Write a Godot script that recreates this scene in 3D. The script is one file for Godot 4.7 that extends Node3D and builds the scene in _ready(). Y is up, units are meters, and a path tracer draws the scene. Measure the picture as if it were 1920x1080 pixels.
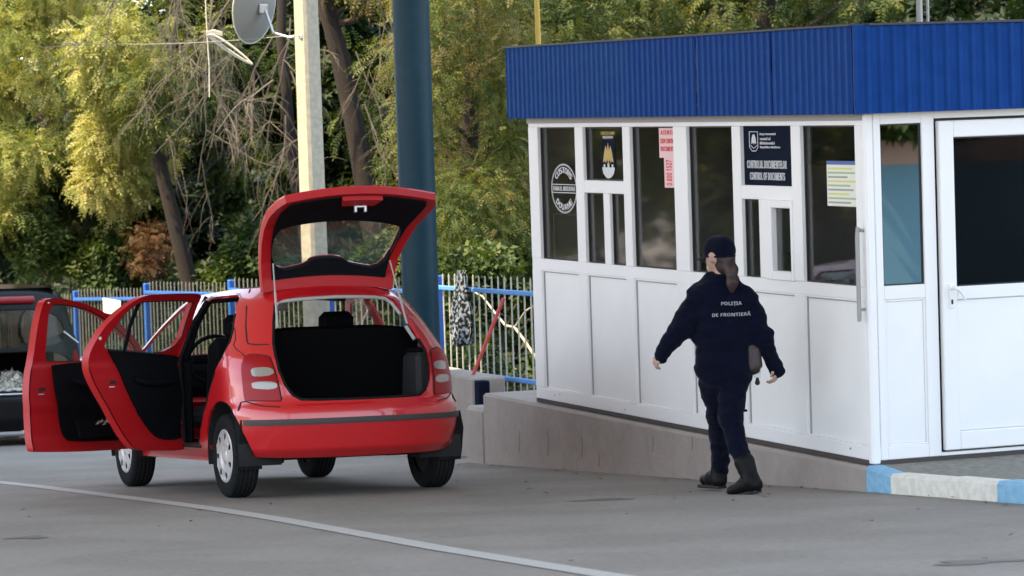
extends Node3D
# World axes: the booth's long wall is the plane x = 0 and runs away along -z; the booth floor is y = 0; the road falls away gently along -z.

class Sh:
	var v := PackedVector3Array()
	var n := PackedVector3Array()
	var uv := PackedVector2Array()
	var c := PackedColorArray()
	var tint = null
	var xf := Transform3D.IDENTITY
	func tri(a: Vector3, b: Vector3, d: Vector3, na: Vector3, nb: Vector3, nd: Vector3, ua := Vector2.ZERO, ub := Vector2.ZERO, ud := Vector2.ZERO) -> void:
		if (b - a).cross(d - a).dot(na + nb + nd) > 0.0:
			v.append(xf * a); v.append(xf * d); v.append(xf * b)
			n.append(xf.basis * na); n.append(xf.basis * nd); n.append(xf.basis * nb)
			uv.append(ua); uv.append(ud); uv.append(ub)
		else:
			v.append(xf * a); v.append(xf * b); v.append(xf * d)
			n.append(xf.basis * na); n.append(xf.basis * nb); n.append(xf.basis * nd)
			uv.append(ua); uv.append(ub); uv.append(ud)
		if tint != null:
			c.append(tint); c.append(tint); c.append(tint)
	func flat(a: Vector3, b: Vector3, d: Vector3, hint: Vector3) -> void:
		var g := (b - a).cross(d - a)
		if g.length_squared() < 1e-16: return
		g = g.normalized()
		if g.dot(hint) < 0.0: g = -g
		tri(a, b, d, g, g, g)
	func quad(a: Vector3, b: Vector3, d: Vector3, e: Vector3, hint: Vector3) -> void:
		var g := (d - a).cross(e - b).normalized()
		if g.dot(hint) < 0.0: g = -g
		tri(a, b, d, g, g, g, Vector2(0, 0), Vector2(1, 0), Vector2(1, 1))
		tri(a, d, e, g, g, g, Vector2(0, 0), Vector2(1, 1), Vector2(0, 1))
	func squad(p: Array, m: Array) -> void:
		tri(p[0], p[1], p[2], m[0], m[1], m[2])
		tri(p[0], p[2], p[3], m[0], m[2], m[3])
	func box(ctr: Vector3, size: Vector3, bev := 0.0, bas := Basis.IDENTITY) -> void:
		var h := size * 0.5
		var b: float = minf(bev, minf(h.x, minf(h.y, h.z)) * 0.9)
		var I := [Vector3.RIGHT, Vector3.UP, Vector3.BACK]
		for i in 3:
			var j := (i + 1) % 3
			var k := (i + 2) % 3
			for s in [-1.0, 1.0]:
				var q := []
				for e in [[-1, -1], [1, -1], [1, 1], [-1, 1]]:
					q.append(ctr + bas * (I[i] * s * h[i] + I[j] * e[0] * (h[j] - b) + I[k] * e[1] * (h[k] - b)))
				quad(q[0], q[1], q[2], q[3], bas * (I[i] * s))
				if b > 0.0:
					for s2 in [-1.0, 1.0]:
						var f := []
						for e in [-1.0, 1.0]:
							f.append(ctr + bas * (I[i] * s * h[i] + I[j] * s2 * (h[j] - b) + I[k] * e * (h[k] - b)))
							f.append(ctr + bas * (I[i] * s * (h[i] - b) + I[j] * s2 * h[j] + I[k] * e * (h[k] - b)))
						quad(f[0], f[1], f[3], f[2], bas * (I[i] * s + I[j] * s2))
						if i == 0:
							for s3 in [-1.0, 1.0]:
								var o := Vector3(s * h.x, s2 * h.y, s3 * h.z)
								flat(ctr + bas * (o - Vector3(0, s2 * b, s3 * b)), ctr + bas * (o - Vector3(s * b, 0, s3 * b)), ctr + bas * (o - Vector3(s * b, s2 * b, 0)), bas * o)
	func span(a: Vector3, b: Vector3, bev := 0.0) -> void:
		box((a + b) * 0.5, (b - a).abs(), bev)
	func tube(pts: Array, rad, sides := 8, cap := true) -> void:
		var m := pts.size()
		if m < 2: return
		var rings := []
		var nr := []
		var t0: Vector3 = (pts[1] - pts[0]).normalized()
		var up := Vector3.UP if absf(t0.y) < 0.9 else Vector3.RIGHT
		var x := t0.cross(up).normalized()
		for i in m:
			var t: Vector3 = (pts[mini(i + 1, m - 1)] - pts[maxi(i - 1, 0)]).normalized()
			x = (x - t * x.dot(t)).normalized()
			var y := t.cross(x)
			var r: float = rad[i] if rad is Array else rad
			var ring := []
			var rn := []
			for k in sides:
				var a := TAU * k / sides
				var d := x * cos(a) + y * sin(a)
				ring.append(pts[i] + d * r); rn.append(d)
			rings.append(ring); nr.append(rn)
		for i in m - 1:
			for k in sides:
				var l := (k + 1) % sides
				squad([rings[i][k], rings[i][l], rings[i + 1][l], rings[i + 1][k]], [nr[i][k], nr[i][l], nr[i + 1][l], nr[i + 1][k]])
		if cap:
			for e in [0, m - 1]:
				var d: Vector3 = (pts[0] - pts[1]) if e == 0 else (pts[m - 1] - pts[m - 2])
				for k in sides:
					flat(pts[e], rings[e][k], rings[e][(k + 1) % sides], d)
	func lathe(prof: Array, seg := 24, at := Transform3D.IDENTITY) -> void:
		# profile of Vector2(radius, height along local y), smooth round and across gentle bends
		var m := prof.size()
		var fn := []
		for i in m - 1:
			var d: Vector2 = prof[i + 1] - prof[i]
			fn.append(Vector2(d.y, -d.x).normalized())
		for i in m - 1:
			var na: Vector2 = fn[i]
			var nb: Vector2 = fn[i]
			if i > 0 and fn[i - 1].dot(fn[i]) > 0.6: na = (fn[i - 1] + fn[i]).normalized()
			if i < m - 2 and fn[i + 1].dot(fn[i]) > 0.6: nb = (fn[i + 1] + fn[i]).normalized()
			for k in seg:
				var a := TAU * k / seg
				var b := TAU * (k + 1) / seg
				var ca := Vector3(cos(a), 0, sin(a))
				var cb := Vector3(cos(b), 0, sin(b))
				var y := Vector3.UP
				squad([at * (ca * prof[i].x + y * prof[i].y), at * (cb * prof[i].x + y * prof[i].y), at * (cb * prof[i + 1].x + y * prof[i + 1].y), at * (ca * prof[i + 1].x + y * prof[i + 1].y)],
					[at.basis * (ca * na.x + y * na.y), at.basis * (cb * na.x + y * na.y), at.basis * (cb * nb.x + y * nb.y), at.basis * (ca * nb.x + y * nb.y)])
	func prism(poly: PackedVector2Array, z0: float, z1: float, at := Transform3D.IDENTITY) -> void:
		var idx := Geometry2D.triangulate_polygon(poly)
		var zz := at.basis.z
		for i in range(0, idx.size(), 3):
			for z in [z0, z1]:
				flat(at * Vector3(poly[idx[i]].x, poly[idx[i]].y, z), at * Vector3(poly[idx[i + 1]].x, poly[idx[i + 1]].y, z), at * Vector3(poly[idx[i + 2]].x, poly[idx[i + 2]].y, z), zz * (z - (z0 + z1) * 0.5))
		var cw := Geometry2D.is_polygon_clockwise(poly)
		for i in poly.size():
			var p := poly[i]
			var q := poly[(i + 1) % poly.size()]
			var d := q - p
			var o := Vector2(d.y, -d.x) * (-1.0 if cw else 1.0)
			quad(at * Vector3(p.x, p.y, z0), at * Vector3(q.x, q.y, z0), at * Vector3(q.x, q.y, z1), at * Vector3(p.x, p.y, z1), at.basis * Vector3(o.x, o.y, 0))
	func patch(outline: PackedVector2Array, holes: Array, f: Callable, cu: float, cv: float, side := 1.0, thick := 0.0) -> void:
		# a sheet on the surface f(u, v), cut to an outline with holes; thick > 0 gives it turned-in edges and a back
		var lo := outline[0]
		var hi := outline[0]
		for p in outline:
			lo = lo.min(p); hi = hi.max(p)
		var nu := maxi(1, ceili((hi.x - lo.x) / cu))
		var nv := maxi(1, ceili((hi.y - lo.y) / cv))
		var du := (hi.x - lo.x) / nu
		var dv := (hi.y - lo.y) / nv
		var hb := []
		for h in holes:
			var r := Rect2(h[0], Vector2.ZERO)
			for p in h: r = r.expand(p)
			hb.append(r.grow(1e-4))
		var cache := {}
		for i in nu:
			for j in nv:
				var a := lo + Vector2(i * du, j * dv)
				var cell := PackedVector2Array([a, a + Vector2(du, 0), a + Vector2(du, dv), a + Vector2(0, dv)])
				var polys: Array = Geometry2D.intersect_polygons(cell, outline)
				var rc := Rect2(a, Vector2(du, dv))
				for hn in holes.size():
					if not rc.intersects(hb[hn]): continue
					var nx := []
					for p in polys:
						for q in Geometry2D.clip_polygons(p, holes[hn]):
							if not Geometry2D.is_polygon_clockwise(q): nx.append(q)
					polys = nx
				for p in polys:
					var idx := Geometry2D.triangulate_polygon(p)
					for k in range(0, idx.size(), 3):
						var P := []
						var N := []
						for e in 3:
							var w: Vector2 = p[idx[k + e]]
							var s = cache.get(w)
							if s == null:
								s = [f.call(w.x, w.y), nrm(f, w, side)]
								cache[w] = s
							P.append(s[0]); N.append(s[1])
						tri(P[0], P[1], P[2], N[0], N[1], N[2], p[idx[k]], p[idx[k + 1]], p[idx[k + 2]])
						if thick > 0.0:
							tri(P[0] - N[0] * thick, P[1] - N[1] * thick, P[2] - N[2] * thick, -N[0], -N[1], -N[2])
		if thick > 0.0:
			var rims := [outline]
			rims.append_array(holes)
			for q in rims:
				for i in q.size():
					var p0: Vector2 = q[i]
					var p1: Vector2 = q[(i + 1) % q.size()]
					var m := maxi(1, ceili(maxf(absf(p1.x - p0.x) / cu, absf(p1.y - p0.y) / cv)))
					for k in m:
						var a := p0.lerp(p1, float(k) / m)
						var b := p0.lerp(p1, float(k + 1) / m)
						var lost: bool = q != outline and not Geometry2D.is_point_in_polygon((a + b) * 0.5, outline)
						if q == outline:
							for h in holes: lost = lost or Geometry2D.is_point_in_polygon((a + b) * 0.5, h)
						if lost: continue
						var A: Vector3 = f.call(a.x, a.y)
						var B: Vector3 = f.call(b.x, b.y)
						var na := nrm(f, a, side)
						var nb := nrm(f, b, side)
						var g := (B - A).cross(na)
						# turn the rim's normal away from the sheet: test which side of the edge is inside
						var mid := (a + b) * 0.5
						var per := Vector2(-(b - a).y, (b - a).x).normalized() * 1e-3
						var ins := Geometry2D.is_point_in_polygon(mid + per, q)
						var M: Vector3 = f.call(mid.x + per.x, mid.y + per.y)
						var toward := M - (A + B) * 0.5
						if q == outline: toward = toward if not ins else -toward
						else: toward = toward if ins else -toward
						quad(A, B, B - nb * thick, A - na * thick, toward if toward.length_squared() > 0 else g)
	static func nrm(f: Callable, w: Vector2, side: float) -> Vector3:
		var e := 2e-3
		var a: Vector3 = f.call(w.x + e, w.y) - f.call(w.x - e, w.y)
		var b: Vector3 = f.call(w.x, w.y + e) - f.call(w.x, w.y - e)
		return a.cross(b).normalized() * side
	func sheet(f: Callable, u0: float, u1: float, nu: int, v0: float, v1: float, nv: int, side := 1.0) -> void:
		for i in nu:
			for j in nv:
				var P := []
				var N := []
				var U := []
				for e in [[0, 0], [1, 0], [1, 1], [0, 1]]:
					var w := Vector2(lerpf(u0, u1, float(i + e[0]) / nu), lerpf(v0, v1, float(j + e[1]) / nv))
					P.append(f.call(w.x, w.y)); N.append(nrm(f, w, side)); U.append(w)
				tri(P[0], P[1], P[2], N[0], N[1], N[2], U[0], U[1], U[2])
				tri(P[0], P[2], P[3], N[0], N[2], N[3], U[0], U[2], U[3])
	func mesh() -> ArrayMesh:
		var m := ArrayMesh.new()
		if v.is_empty(): return m
		var a := []
		a.resize(Mesh.ARRAY_MAX)
		a[Mesh.ARRAY_VERTEX] = v
		a[Mesh.ARRAY_NORMAL] = n
		a[Mesh.ARRAY_TEX_UV] = uv
		if c.size() == v.size(): a[Mesh.ARRAY_COLOR] = c
		m.add_surface_from_arrays(Mesh.PRIMITIVE_TRIANGLES, a)
		return m

var M := {}
var used := {}
var rng := RandomNumberGenerator.new()

func numbered(s: String) -> String:
	var k: int = used.get(s, 0)
	used[s] = k + 1
	return s if k == 0 else "%s_%03d" % [s, k]

func thing(called: String, label: String, category: String, at := Transform3D.IDENTITY, group := "") -> Node3D:
	var o := Node3D.new()
	o.name = numbered(called)
	add_child(o)
	o.transform = at
	tag(o, label, category, group)
	return o

func tag(o: Node3D, label: String, category: String, group := "") -> void:
	if label: o.set_meta("label", label)
	if category: o.set_meta("category", category)
	if group: o.set_meta("group", group)

func put(called: String, sh, m: Material, parent: Node3D = self, at := Transform3D.IDENTITY) -> MeshInstance3D:
	var o := MeshInstance3D.new()
	o.mesh = sh.mesh() if sh is Sh else sh
	o.material_override = m
	o.transform = at
	if parent == self:
		o.name = numbered(called)
		add_child(o)
	else:
		o.name = called
		parent.add_child(o, true)
	return o

func struct(called: String, sh, m: Material) -> MeshInstance3D:
	var o := put(called, sh, m)
	o.set_meta("kind", "structure")
	return o

func piece(called: String, a: Vector3, b: Vector3, bev: float, m: Material, parent: Node3D) -> MeshInstance3D:
	var s := Sh.new()
	s.span(a, b, bev)
	return put(called, s, m, parent)

func words(text: String, width: float, height: float, m: Material, parent: Node3D, at: Transform3D, called := "lettering", font := "Droid Sans", weight := 700, depth := 0.002) -> MeshInstance3D:
	# raised letters fitted to a width and a height, centred on the origin of 'at' and facing its +z
	var t := TextMesh.new()
	var f := SystemFont.new()
	f.font_names = PackedStringArray([font])
	f.font_weight = weight
	t.font = f
	t.font_size = 32
	t.pixel_size = 0.01
	t.depth = 0.02
	t.curve_step = 4.0
	t.text = text
	var am := ArrayMesh.new()
	var bb := t.get_aabb()
	var arr := t.get_mesh_arrays()
	var vs: PackedVector3Array = arr[Mesh.ARRAY_VERTEX]
	if vs.is_empty(): return null
	bb = AABB(vs[0], Vector3.ZERO)
	for p in vs: bb = bb.expand(p)
	var k := Vector3(width / maxf(bb.size.x, 1e-4), height / maxf(bb.size.y, 1e-4), depth / maxf(bb.size.z, 1e-4))
	var mid := bb.get_center()
	for i in vs.size(): vs[i] = (vs[i] - mid) * k + Vector3(0, 0, depth * 0.5)
	arr[Mesh.ARRAY_VERTEX] = vs
	am.add_surface_from_arrays(Mesh.PRIMITIVE_TRIANGLES, arr)
	return put(called, am, m, parent, at)

func lin(r: float, g: float, b: float, a := 1.0) -> Color:
	var k := Color(r, g, b).linear_to_srgb()
	k.a = a
	return k

func mat(called: String, c: Color, rough := 0.7, metal := 0.0) -> StandardMaterial3D:
	var m := StandardMaterial3D.new()
	m.resource_name = called
	m.albedo_color = c
	m.roughness = rough
	m.metallic = metal
	M[called] = m
	return m

func noise_tex(seed_: int, freq: float, c0: Color, c1: Color, size := 512, oct := 4, kind := FastNoiseLite.TYPE_SIMPLEX_SMOOTH, lo := 0.25, hi := 0.75) -> NoiseTexture2D:
	var f := FastNoiseLite.new()
	f.seed = seed_
	f.noise_type = kind
	f.frequency = freq
	f.fractal_octaves = oct
	var t := NoiseTexture2D.new()
	t.width = size; t.height = size
	t.seamless = true
	t.noise = f
	var g := Gradient.new()
	g.offsets = PackedFloat32Array([lo, hi])
	g.colors = PackedColorArray([c0, c1])
	t.color_ramp = g
	return t

func height_tex(seed_: int, freq: float, size := 512, oct := 3, kind := FastNoiseLite.TYPE_SIMPLEX_SMOOTH) -> NoiseTexture2D:
	return noise_tex(seed_, freq, Color.BLACK, Color.WHITE, size, oct, kind, 0.1, 0.9)

func mottled(called: String, c0: Color, c1: Color, rough: float, tile: float, seed_: int, freq := 0.02, relief := 0.0, oct := 5) -> StandardMaterial3D:
	# colour that wanders between two tones over 'tile' metres, on world axes
	var m := mat(called, Color.WHITE, rough)
	m.albedo_texture = noise_tex(seed_, freq, c0, c1, 512, oct)
	m.uv1_triplanar = true
	m.uv1_world_triplanar = true
	m.uv1_scale = Vector3.ONE / tile
	if relief > 0.0:
		m.heightmap_enabled = true
		m.heightmap_texture = height_tex(seed_ + 7, freq * 4.0)
		m.heightmap_scale = relief
	return m

func blotched(m: StandardMaterial3D, c: Color, seed_: int, tile: float, lo := 0.35, hi := 0.7, strength := 0.6) -> void:
	# wear with a shape of its own, multiplied over the base tone at another scale
	m.detail_enabled = true
	m.detail_blend_mode = BaseMaterial3D.BLEND_MODE_MUL
	m.detail_uv_layer = BaseMaterial3D.DETAIL_UV_2
	m.uv2_triplanar = true
	m.uv2_world_triplanar = true
	m.uv2_scale = Vector3.ONE / tile
	m.detail_albedo = noise_tex(seed_, 0.012, c.lerp(Color.WHITE, 1.0 - strength), Color.WHITE, 512, 5, FastNoiseLite.TYPE_SIMPLEX_SMOOTH, lo, hi)

func V(x: float, y: float, z: float) -> Vector3:
	return Vector3(x, y, z)

func gy(x: float, z: float) -> float:
	return -0.19105 - 0.02204 * x + 0.062464 * z

func up_basis(nrm: Vector3, yaw: float) -> Basis:
	var b := Basis(Vector3.UP, yaw)
	var z := (b.z - nrm * b.z.dot(nrm)).normalized()
	return Basis(nrm.cross(z), nrm, z)

func _ready() -> void:
	rng.seed = 20240611
	# --- camera
	var cam := Camera3D.new()
	cam.name = "camera"
	add_child(cam)
	cam.transform = Transform3D(Basis(Vector3.UP, -0.374122) * Basis(Vector3.RIGHT, -0.056477) * Basis(Vector3.BACK, -0.03173), V(-9.8953, 2.3659, 19.1246))
	cam.fov = 9.5643
	cam.near = 0.1
	cam.far = 900.0
	cam.current = true
	var lens := CameraAttributesPhysical.new()   # a long lens focused on the car and the booth
	lens.frustum_focal_length = 143.439
	lens.frustum_focus_distance = 23.5
	lens.frustum_near = 0.1
	lens.frustum_far = 900.0
	lens.exposure_aperture = 6.0
	cam.attributes = lens
	# --- sky and exposure (exposed for the shade under the canopy)
	var env := Environment.new()
	env.background_mode = Environment.BG_SKY
	var sm := ProceduralSkyMaterial.new()
	sm.sky_top_color = Color(0.52, 0.58, 0.66)
	sm.sky_horizon_color = Color(0.84, 0.85, 0.86)
	sm.sky_curve = 0.12
	sm.ground_bottom_color = Color(0.22, 0.21, 0.19)
	sm.ground_horizon_color = Color(0.55, 0.56, 0.55)
	sm.sun_angle_max = 6.0
	var sky := Sky.new()
	sky.sky_material = sm
	env.sky = sky
	env.tonemap_mode = Environment.TONE_MAPPER_LINEAR
	env.tonemap_exposure = 7.5
	env.sdfgi_enabled = true
	env.ssao_enabled = true
	env.ssil_enabled = true
	var we := WorldEnvironment.new()
	we.name = "environment"
	we.environment = env
	add_child(we)
	# --- sun, from the left
	var sun := DirectionalLight3D.new()
	sun.name = "sun"
	sun.light_color = Color(1.0, 0.90, 0.72)
	sun.light_energy = 0.6
	sun.light_angular_distance = 0.6
	sun.shadow_enabled = true
	add_child(sun)
	sun.look_at_from_position(Vector3.ZERO, V(0.97, -1.5, 0.14))

	materials()
	ground()
	booth()
	canopy_and_column()
	fence()
	utility_pole()
	vegetation()
	red_car()
	dark_car()
	officer()
	small_things()

func materials() -> void:
	var a := mottled("asphalt", Color(0.50, 0.475, 0.442), Color(0.545, 0.518, 0.483), 0.92, 1.7, 11, 0.05, 0.12, 6)
	blotched(a, Color(0.62, 0.58, 0.54), 15, 9.3, 0.3, 0.7, 0.2)
	mottled("concrete", lin(0.325, 0.282, 0.254), lin(0.345, 0.303, 0.275), 0.9, 1.7, 21, 0.02, 0.2)
	blotched(M.concrete, Color(0.7, 0.68, 0.66), 22, 2.9, 0.3, 0.7, 0.12)
	mottled("pavement", lin(0.16, 0.155, 0.13), lin(0.22, 0.21, 0.18), 0.95, 1.3, 31, 0.03, 0.3)
	mottled("kerb_white", lin(0.58, 0.56, 0.50), lin(0.68, 0.66, 0.60), 0.85, 0.9, 41, 0.02, 0.15)
	mottled("kerb_blue", lin(0.17, 0.36, 0.52), lin(0.22, 0.43, 0.59), 0.85, 0.8, 42, 0.02, 0.15)
	mottled("line_paint", lin(0.37, 0.355, 0.325), lin(0.46, 0.44, 0.405), 0.9, 0.5, 43, 0.03)
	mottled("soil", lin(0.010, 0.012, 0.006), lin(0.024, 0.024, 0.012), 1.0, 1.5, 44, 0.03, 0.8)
	mat("frame_white", lin(0.80, 0.80, 0.79), 0.55)
	M.frame_white.metallic_specular = 0.25
	mottled("panel_white", lin(0.795, 0.80, 0.785), lin(0.825, 0.825, 0.81), 0.6, 3.7, 45, 0.01, 0.0, 3)
	M.panel_white.metallic_specular = 0.2
	mat("shade_line_grey", lin(0.34, 0.34, 0.34), 0.8)
	mat("gasket", lin(0.012, 0.012, 0.012), 0.6)
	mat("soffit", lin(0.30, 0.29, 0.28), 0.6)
	mottled("blue_metal", lin(0.0015, 0.037, 0.185), lin(0.003, 0.045, 0.21), 0.55, 1.9, 46, 0.02)
	M.blue_metal.metallic_specular = 0.22
	mottled("blue_metal_faded", lin(0.003, 0.042, 0.185), lin(0.005, 0.052, 0.21), 0.6, 1.3, 47, 0.02)
	M.blue_metal_faded.metallic_specular = 0.25
	mat("roof_edge", lin(0.03, 0.035, 0.05), 0.6)
	mat("steel", lin(0.42, 0.42, 0.42), 0.35, 0.8)
	mat("dull_steel", lin(0.30, 0.30, 0.29), 0.55, 0.3)
	mat("room_wall", lin(0.11, 0.095, 0.085), 0.9)
	mat("room_dark", lin(0.06, 0.05, 0.045), 0.8)
	mat("room_grey", lin(0.32, 0.30, 0.30), 0.6)
	var g := mat("booth_glass", Color(0.1, 0.1, 0.1, 0.35), 0.03)
	g.transparency = BaseMaterial3D.TRANSPARENCY_ALPHA
	g.metallic_specular = 1.0
	var g2 := mat("car_glass", Color(0.45, 0.55, 0.5, 0.22), 0.03)
	g2.transparency = BaseMaterial3D.TRANSPARENCY_ALPHA
	g2.metallic_specular = 0.5
	mat("film_glass", lin(0.42, 0.44, 0.45), 0.02, 1.0)
	var g4 := mat("tinted_glass", Color(0.05, 0.06, 0.05, 0.8), 0.03)
	g4.transparency = BaseMaterial3D.TRANSPARENCY_ALPHA
	g4.metallic_specular = 0.4
	var g5 := mat("door_glass", Color(0.04, 0.04, 0.04, 0.6), 0.03)
	g5.transparency = BaseMaterial3D.TRANSPARENCY_ALPHA
	g5.metallic_specular = 0.3
	mat("navy_print", lin(0.006, 0.010, 0.024), 0.8)
	M.navy_print.metallic_specular = 0.15
	mat("white_print", lin(0.55, 0.57, 0.57), 0.6)
	mat("grey_print", lin(0.30, 0.31, 0.33), 0.7)
	mat("gold_print", lin(0.45, 0.30, 0.06), 0.5)
	mat("pink_paper", lin(0.75, 0.50, 0.50), 0.8)
	mat("red_print", lin(0.55, 0.05, 0.06), 0.7)
	mat("paper", lin(0.70, 0.72, 0.62), 0.8)
	mat("yellow_print", lin(0.62, 0.60, 0.22), 0.8)
	mat("green_print", lin(0.35, 0.45, 0.30), 0.8)
	mat("blue_print", lin(0.08, 0.14, 0.35), 0.8)
	mottled("column_blue", lin(0.005, 0.032, 0.050), lin(0.007, 0.038, 0.058), 0.45, 1.3, 51, 0.02)
	M.column_blue.metallic_specular = 0.3
	mottled("pole_concrete", lin(0.36, 0.34, 0.27), lin(0.46, 0.44, 0.36), 0.9, 1.2, 52, 0.03, 0.2)
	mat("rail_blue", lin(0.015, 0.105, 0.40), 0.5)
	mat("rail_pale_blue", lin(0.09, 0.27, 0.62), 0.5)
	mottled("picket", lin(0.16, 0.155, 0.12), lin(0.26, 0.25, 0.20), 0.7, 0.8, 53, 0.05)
	mottled("picket_lit", lin(0.36, 0.35, 0.29), lin(0.50, 0.48, 0.41), 0.7, 0.8, 54, 0.05)  # near section's brighter light put into a paler picket colour
	mat("cable_white", lin(0.62, 0.60, 0.52), 0.6)
	mat("dish_grey", lin(0.22, 0.23, 0.22), 0.6)
	mat("canopy_white", lin(0.62, 0.62, 0.60), 0.7)
	mat("yellow_paint", lin(0.45, 0.32, 0.05), 0.6)
	mat("tree_bark_brown", Color.WHITE, 0.95)

func ground() -> void:
	var road := Sh.new()
	# one sheet: flat slope under the road, easing level far off, falling behind the camera too
	var f := func(x: float, z: float) -> Vector3:
		var zz := z
		if z < -50.0: zz = -50.0 - (1.0 - exp((z + 50.0) / 40.0)) * 25.0
		if z > 45.0: zz = 45.0 + (z - 45.0) * 0.3
		return V(x, -0.19105 - 0.02204 * clampf(x, -40, 30) + 0.062464 * zz, z)
	road.sheet(f, -300.0, 300.0, 60, -600.0, 260.0, 86, -1.0)
	struct("road", road, M.asphalt)
	# painted lane line, a gentle curve
	var upper := [[-3.90, -16.0], [-3.78, -10.5], [-3.729, -7.922], [-3.66, -6.481], [-3.637, -4.704], [-3.61, -3.35], [-3.612, -1.952], [-3.655, -0.532], [-3.77, 1.395], [-3.855, 2.813], [-3.884, 3.702], [-3.933, 5.245], [-4.02, 8.0]]
	var line := Sh.new()
	for i in upper.size() - 1:
		var a: Array = upper[i]
		var b: Array = upper[i + 1]
		for k in 6:
			var p := Vector2(lerpf(a[0], b[0], k / 6.0), lerpf(a[1], b[1], k / 6.0))
			var q := Vector2(lerpf(a[0], b[0], (k + 1) / 6.0), lerpf(a[1], b[1], (k + 1) / 6.0))
			var w := 0.145
			line.quad(V(p.x, gy(p.x, p.y) + 0.004, p.y), V(q.x, gy(q.x, q.y) + 0.004, q.y), V(q.x - w, gy(q.x - w, q.y) + 0.004, q.y), V(p.x - w, gy(p.x - w, p.y) + 0.004, p.y), Vector3.UP)
	struct("lane_line", line, M.line_paint)
	# dark worn patches of old bitumen
	mottled("bitumen", lin(0.115, 0.10, 0.088), lin(0.165, 0.145, 0.13), 0.9, 0.4, 61, 0.04)
	for p in [[-1.53, -0.73, 0.18, 0.13], [-2.45, 5.72, 0.22, 0.12], [-5.36, -0.10, 0.11, 0.14]]:
		var s := Sh.new()
		var pts := []
		for k in 22:
			var a := TAU * k / 22.0
			var r := 1.0 + 0.28 * sin(a * 3.0 + p[0] * 5.0) + 0.15 * sin(a * 5.0 + p[1] * 3.0) + rng.randf_range(-0.08, 0.08)
			var x: float = p[0] + cos(a) * p[2] * r
			var z: float = p[1] + sin(a) * p[3] * r
			pts.append(V(x, gy(x, z) + 0.003, z))
		for k in 22:
			s.flat(V(p[0], gy(p[0], p[1]) + 0.003, p[1]), pts[k], pts[(k + 1) % 22], Vector3.UP)
		struct("road_patch", s, M.bitumen)
	# wooded bank beyond the fence: rises to the right and away
	var bank := Sh.new()
	var fb := func(x: float, z: float) -> Vector3:
		var d := maxf(0.0, x - 1.6)
		var y: float = -0.19 + 0.058 * clampf(z, -60, 0) + 0.34 + 0.42 * d - 0.0035 * d * d
		y += 0.12 * sin(x * 1.3 + z * 0.7) * minf(d, 1.0)
		return V(x, y, z)
	bank.sheet(fb, 0.55, 50.0, 60, -110.0, -8.2, 70, -1.0)
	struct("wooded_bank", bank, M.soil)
	# low wall along the roadside that carries the fence
	var wall := thing("retaining_wall", "low grey concrete retaining wall along the roadside under the fence", "wall")
	var tops := [[-8.12, -10.6, -0.04], [-10.6, -13.28, -0.33], [-13.28, -16.68, -0.46], [-16.68, -20.12, -0.58], [-20.12, -23.5, -0.76], [-23.5, -30.0, -0.95]]
	for t in tops:
		piece("wall_block", V(0.42, gy(0.42, t[1]) - 0.4, t[1]), V(0.72, t[2], t[0] - 0.012), 0.015, M.concrete, wall)

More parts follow.
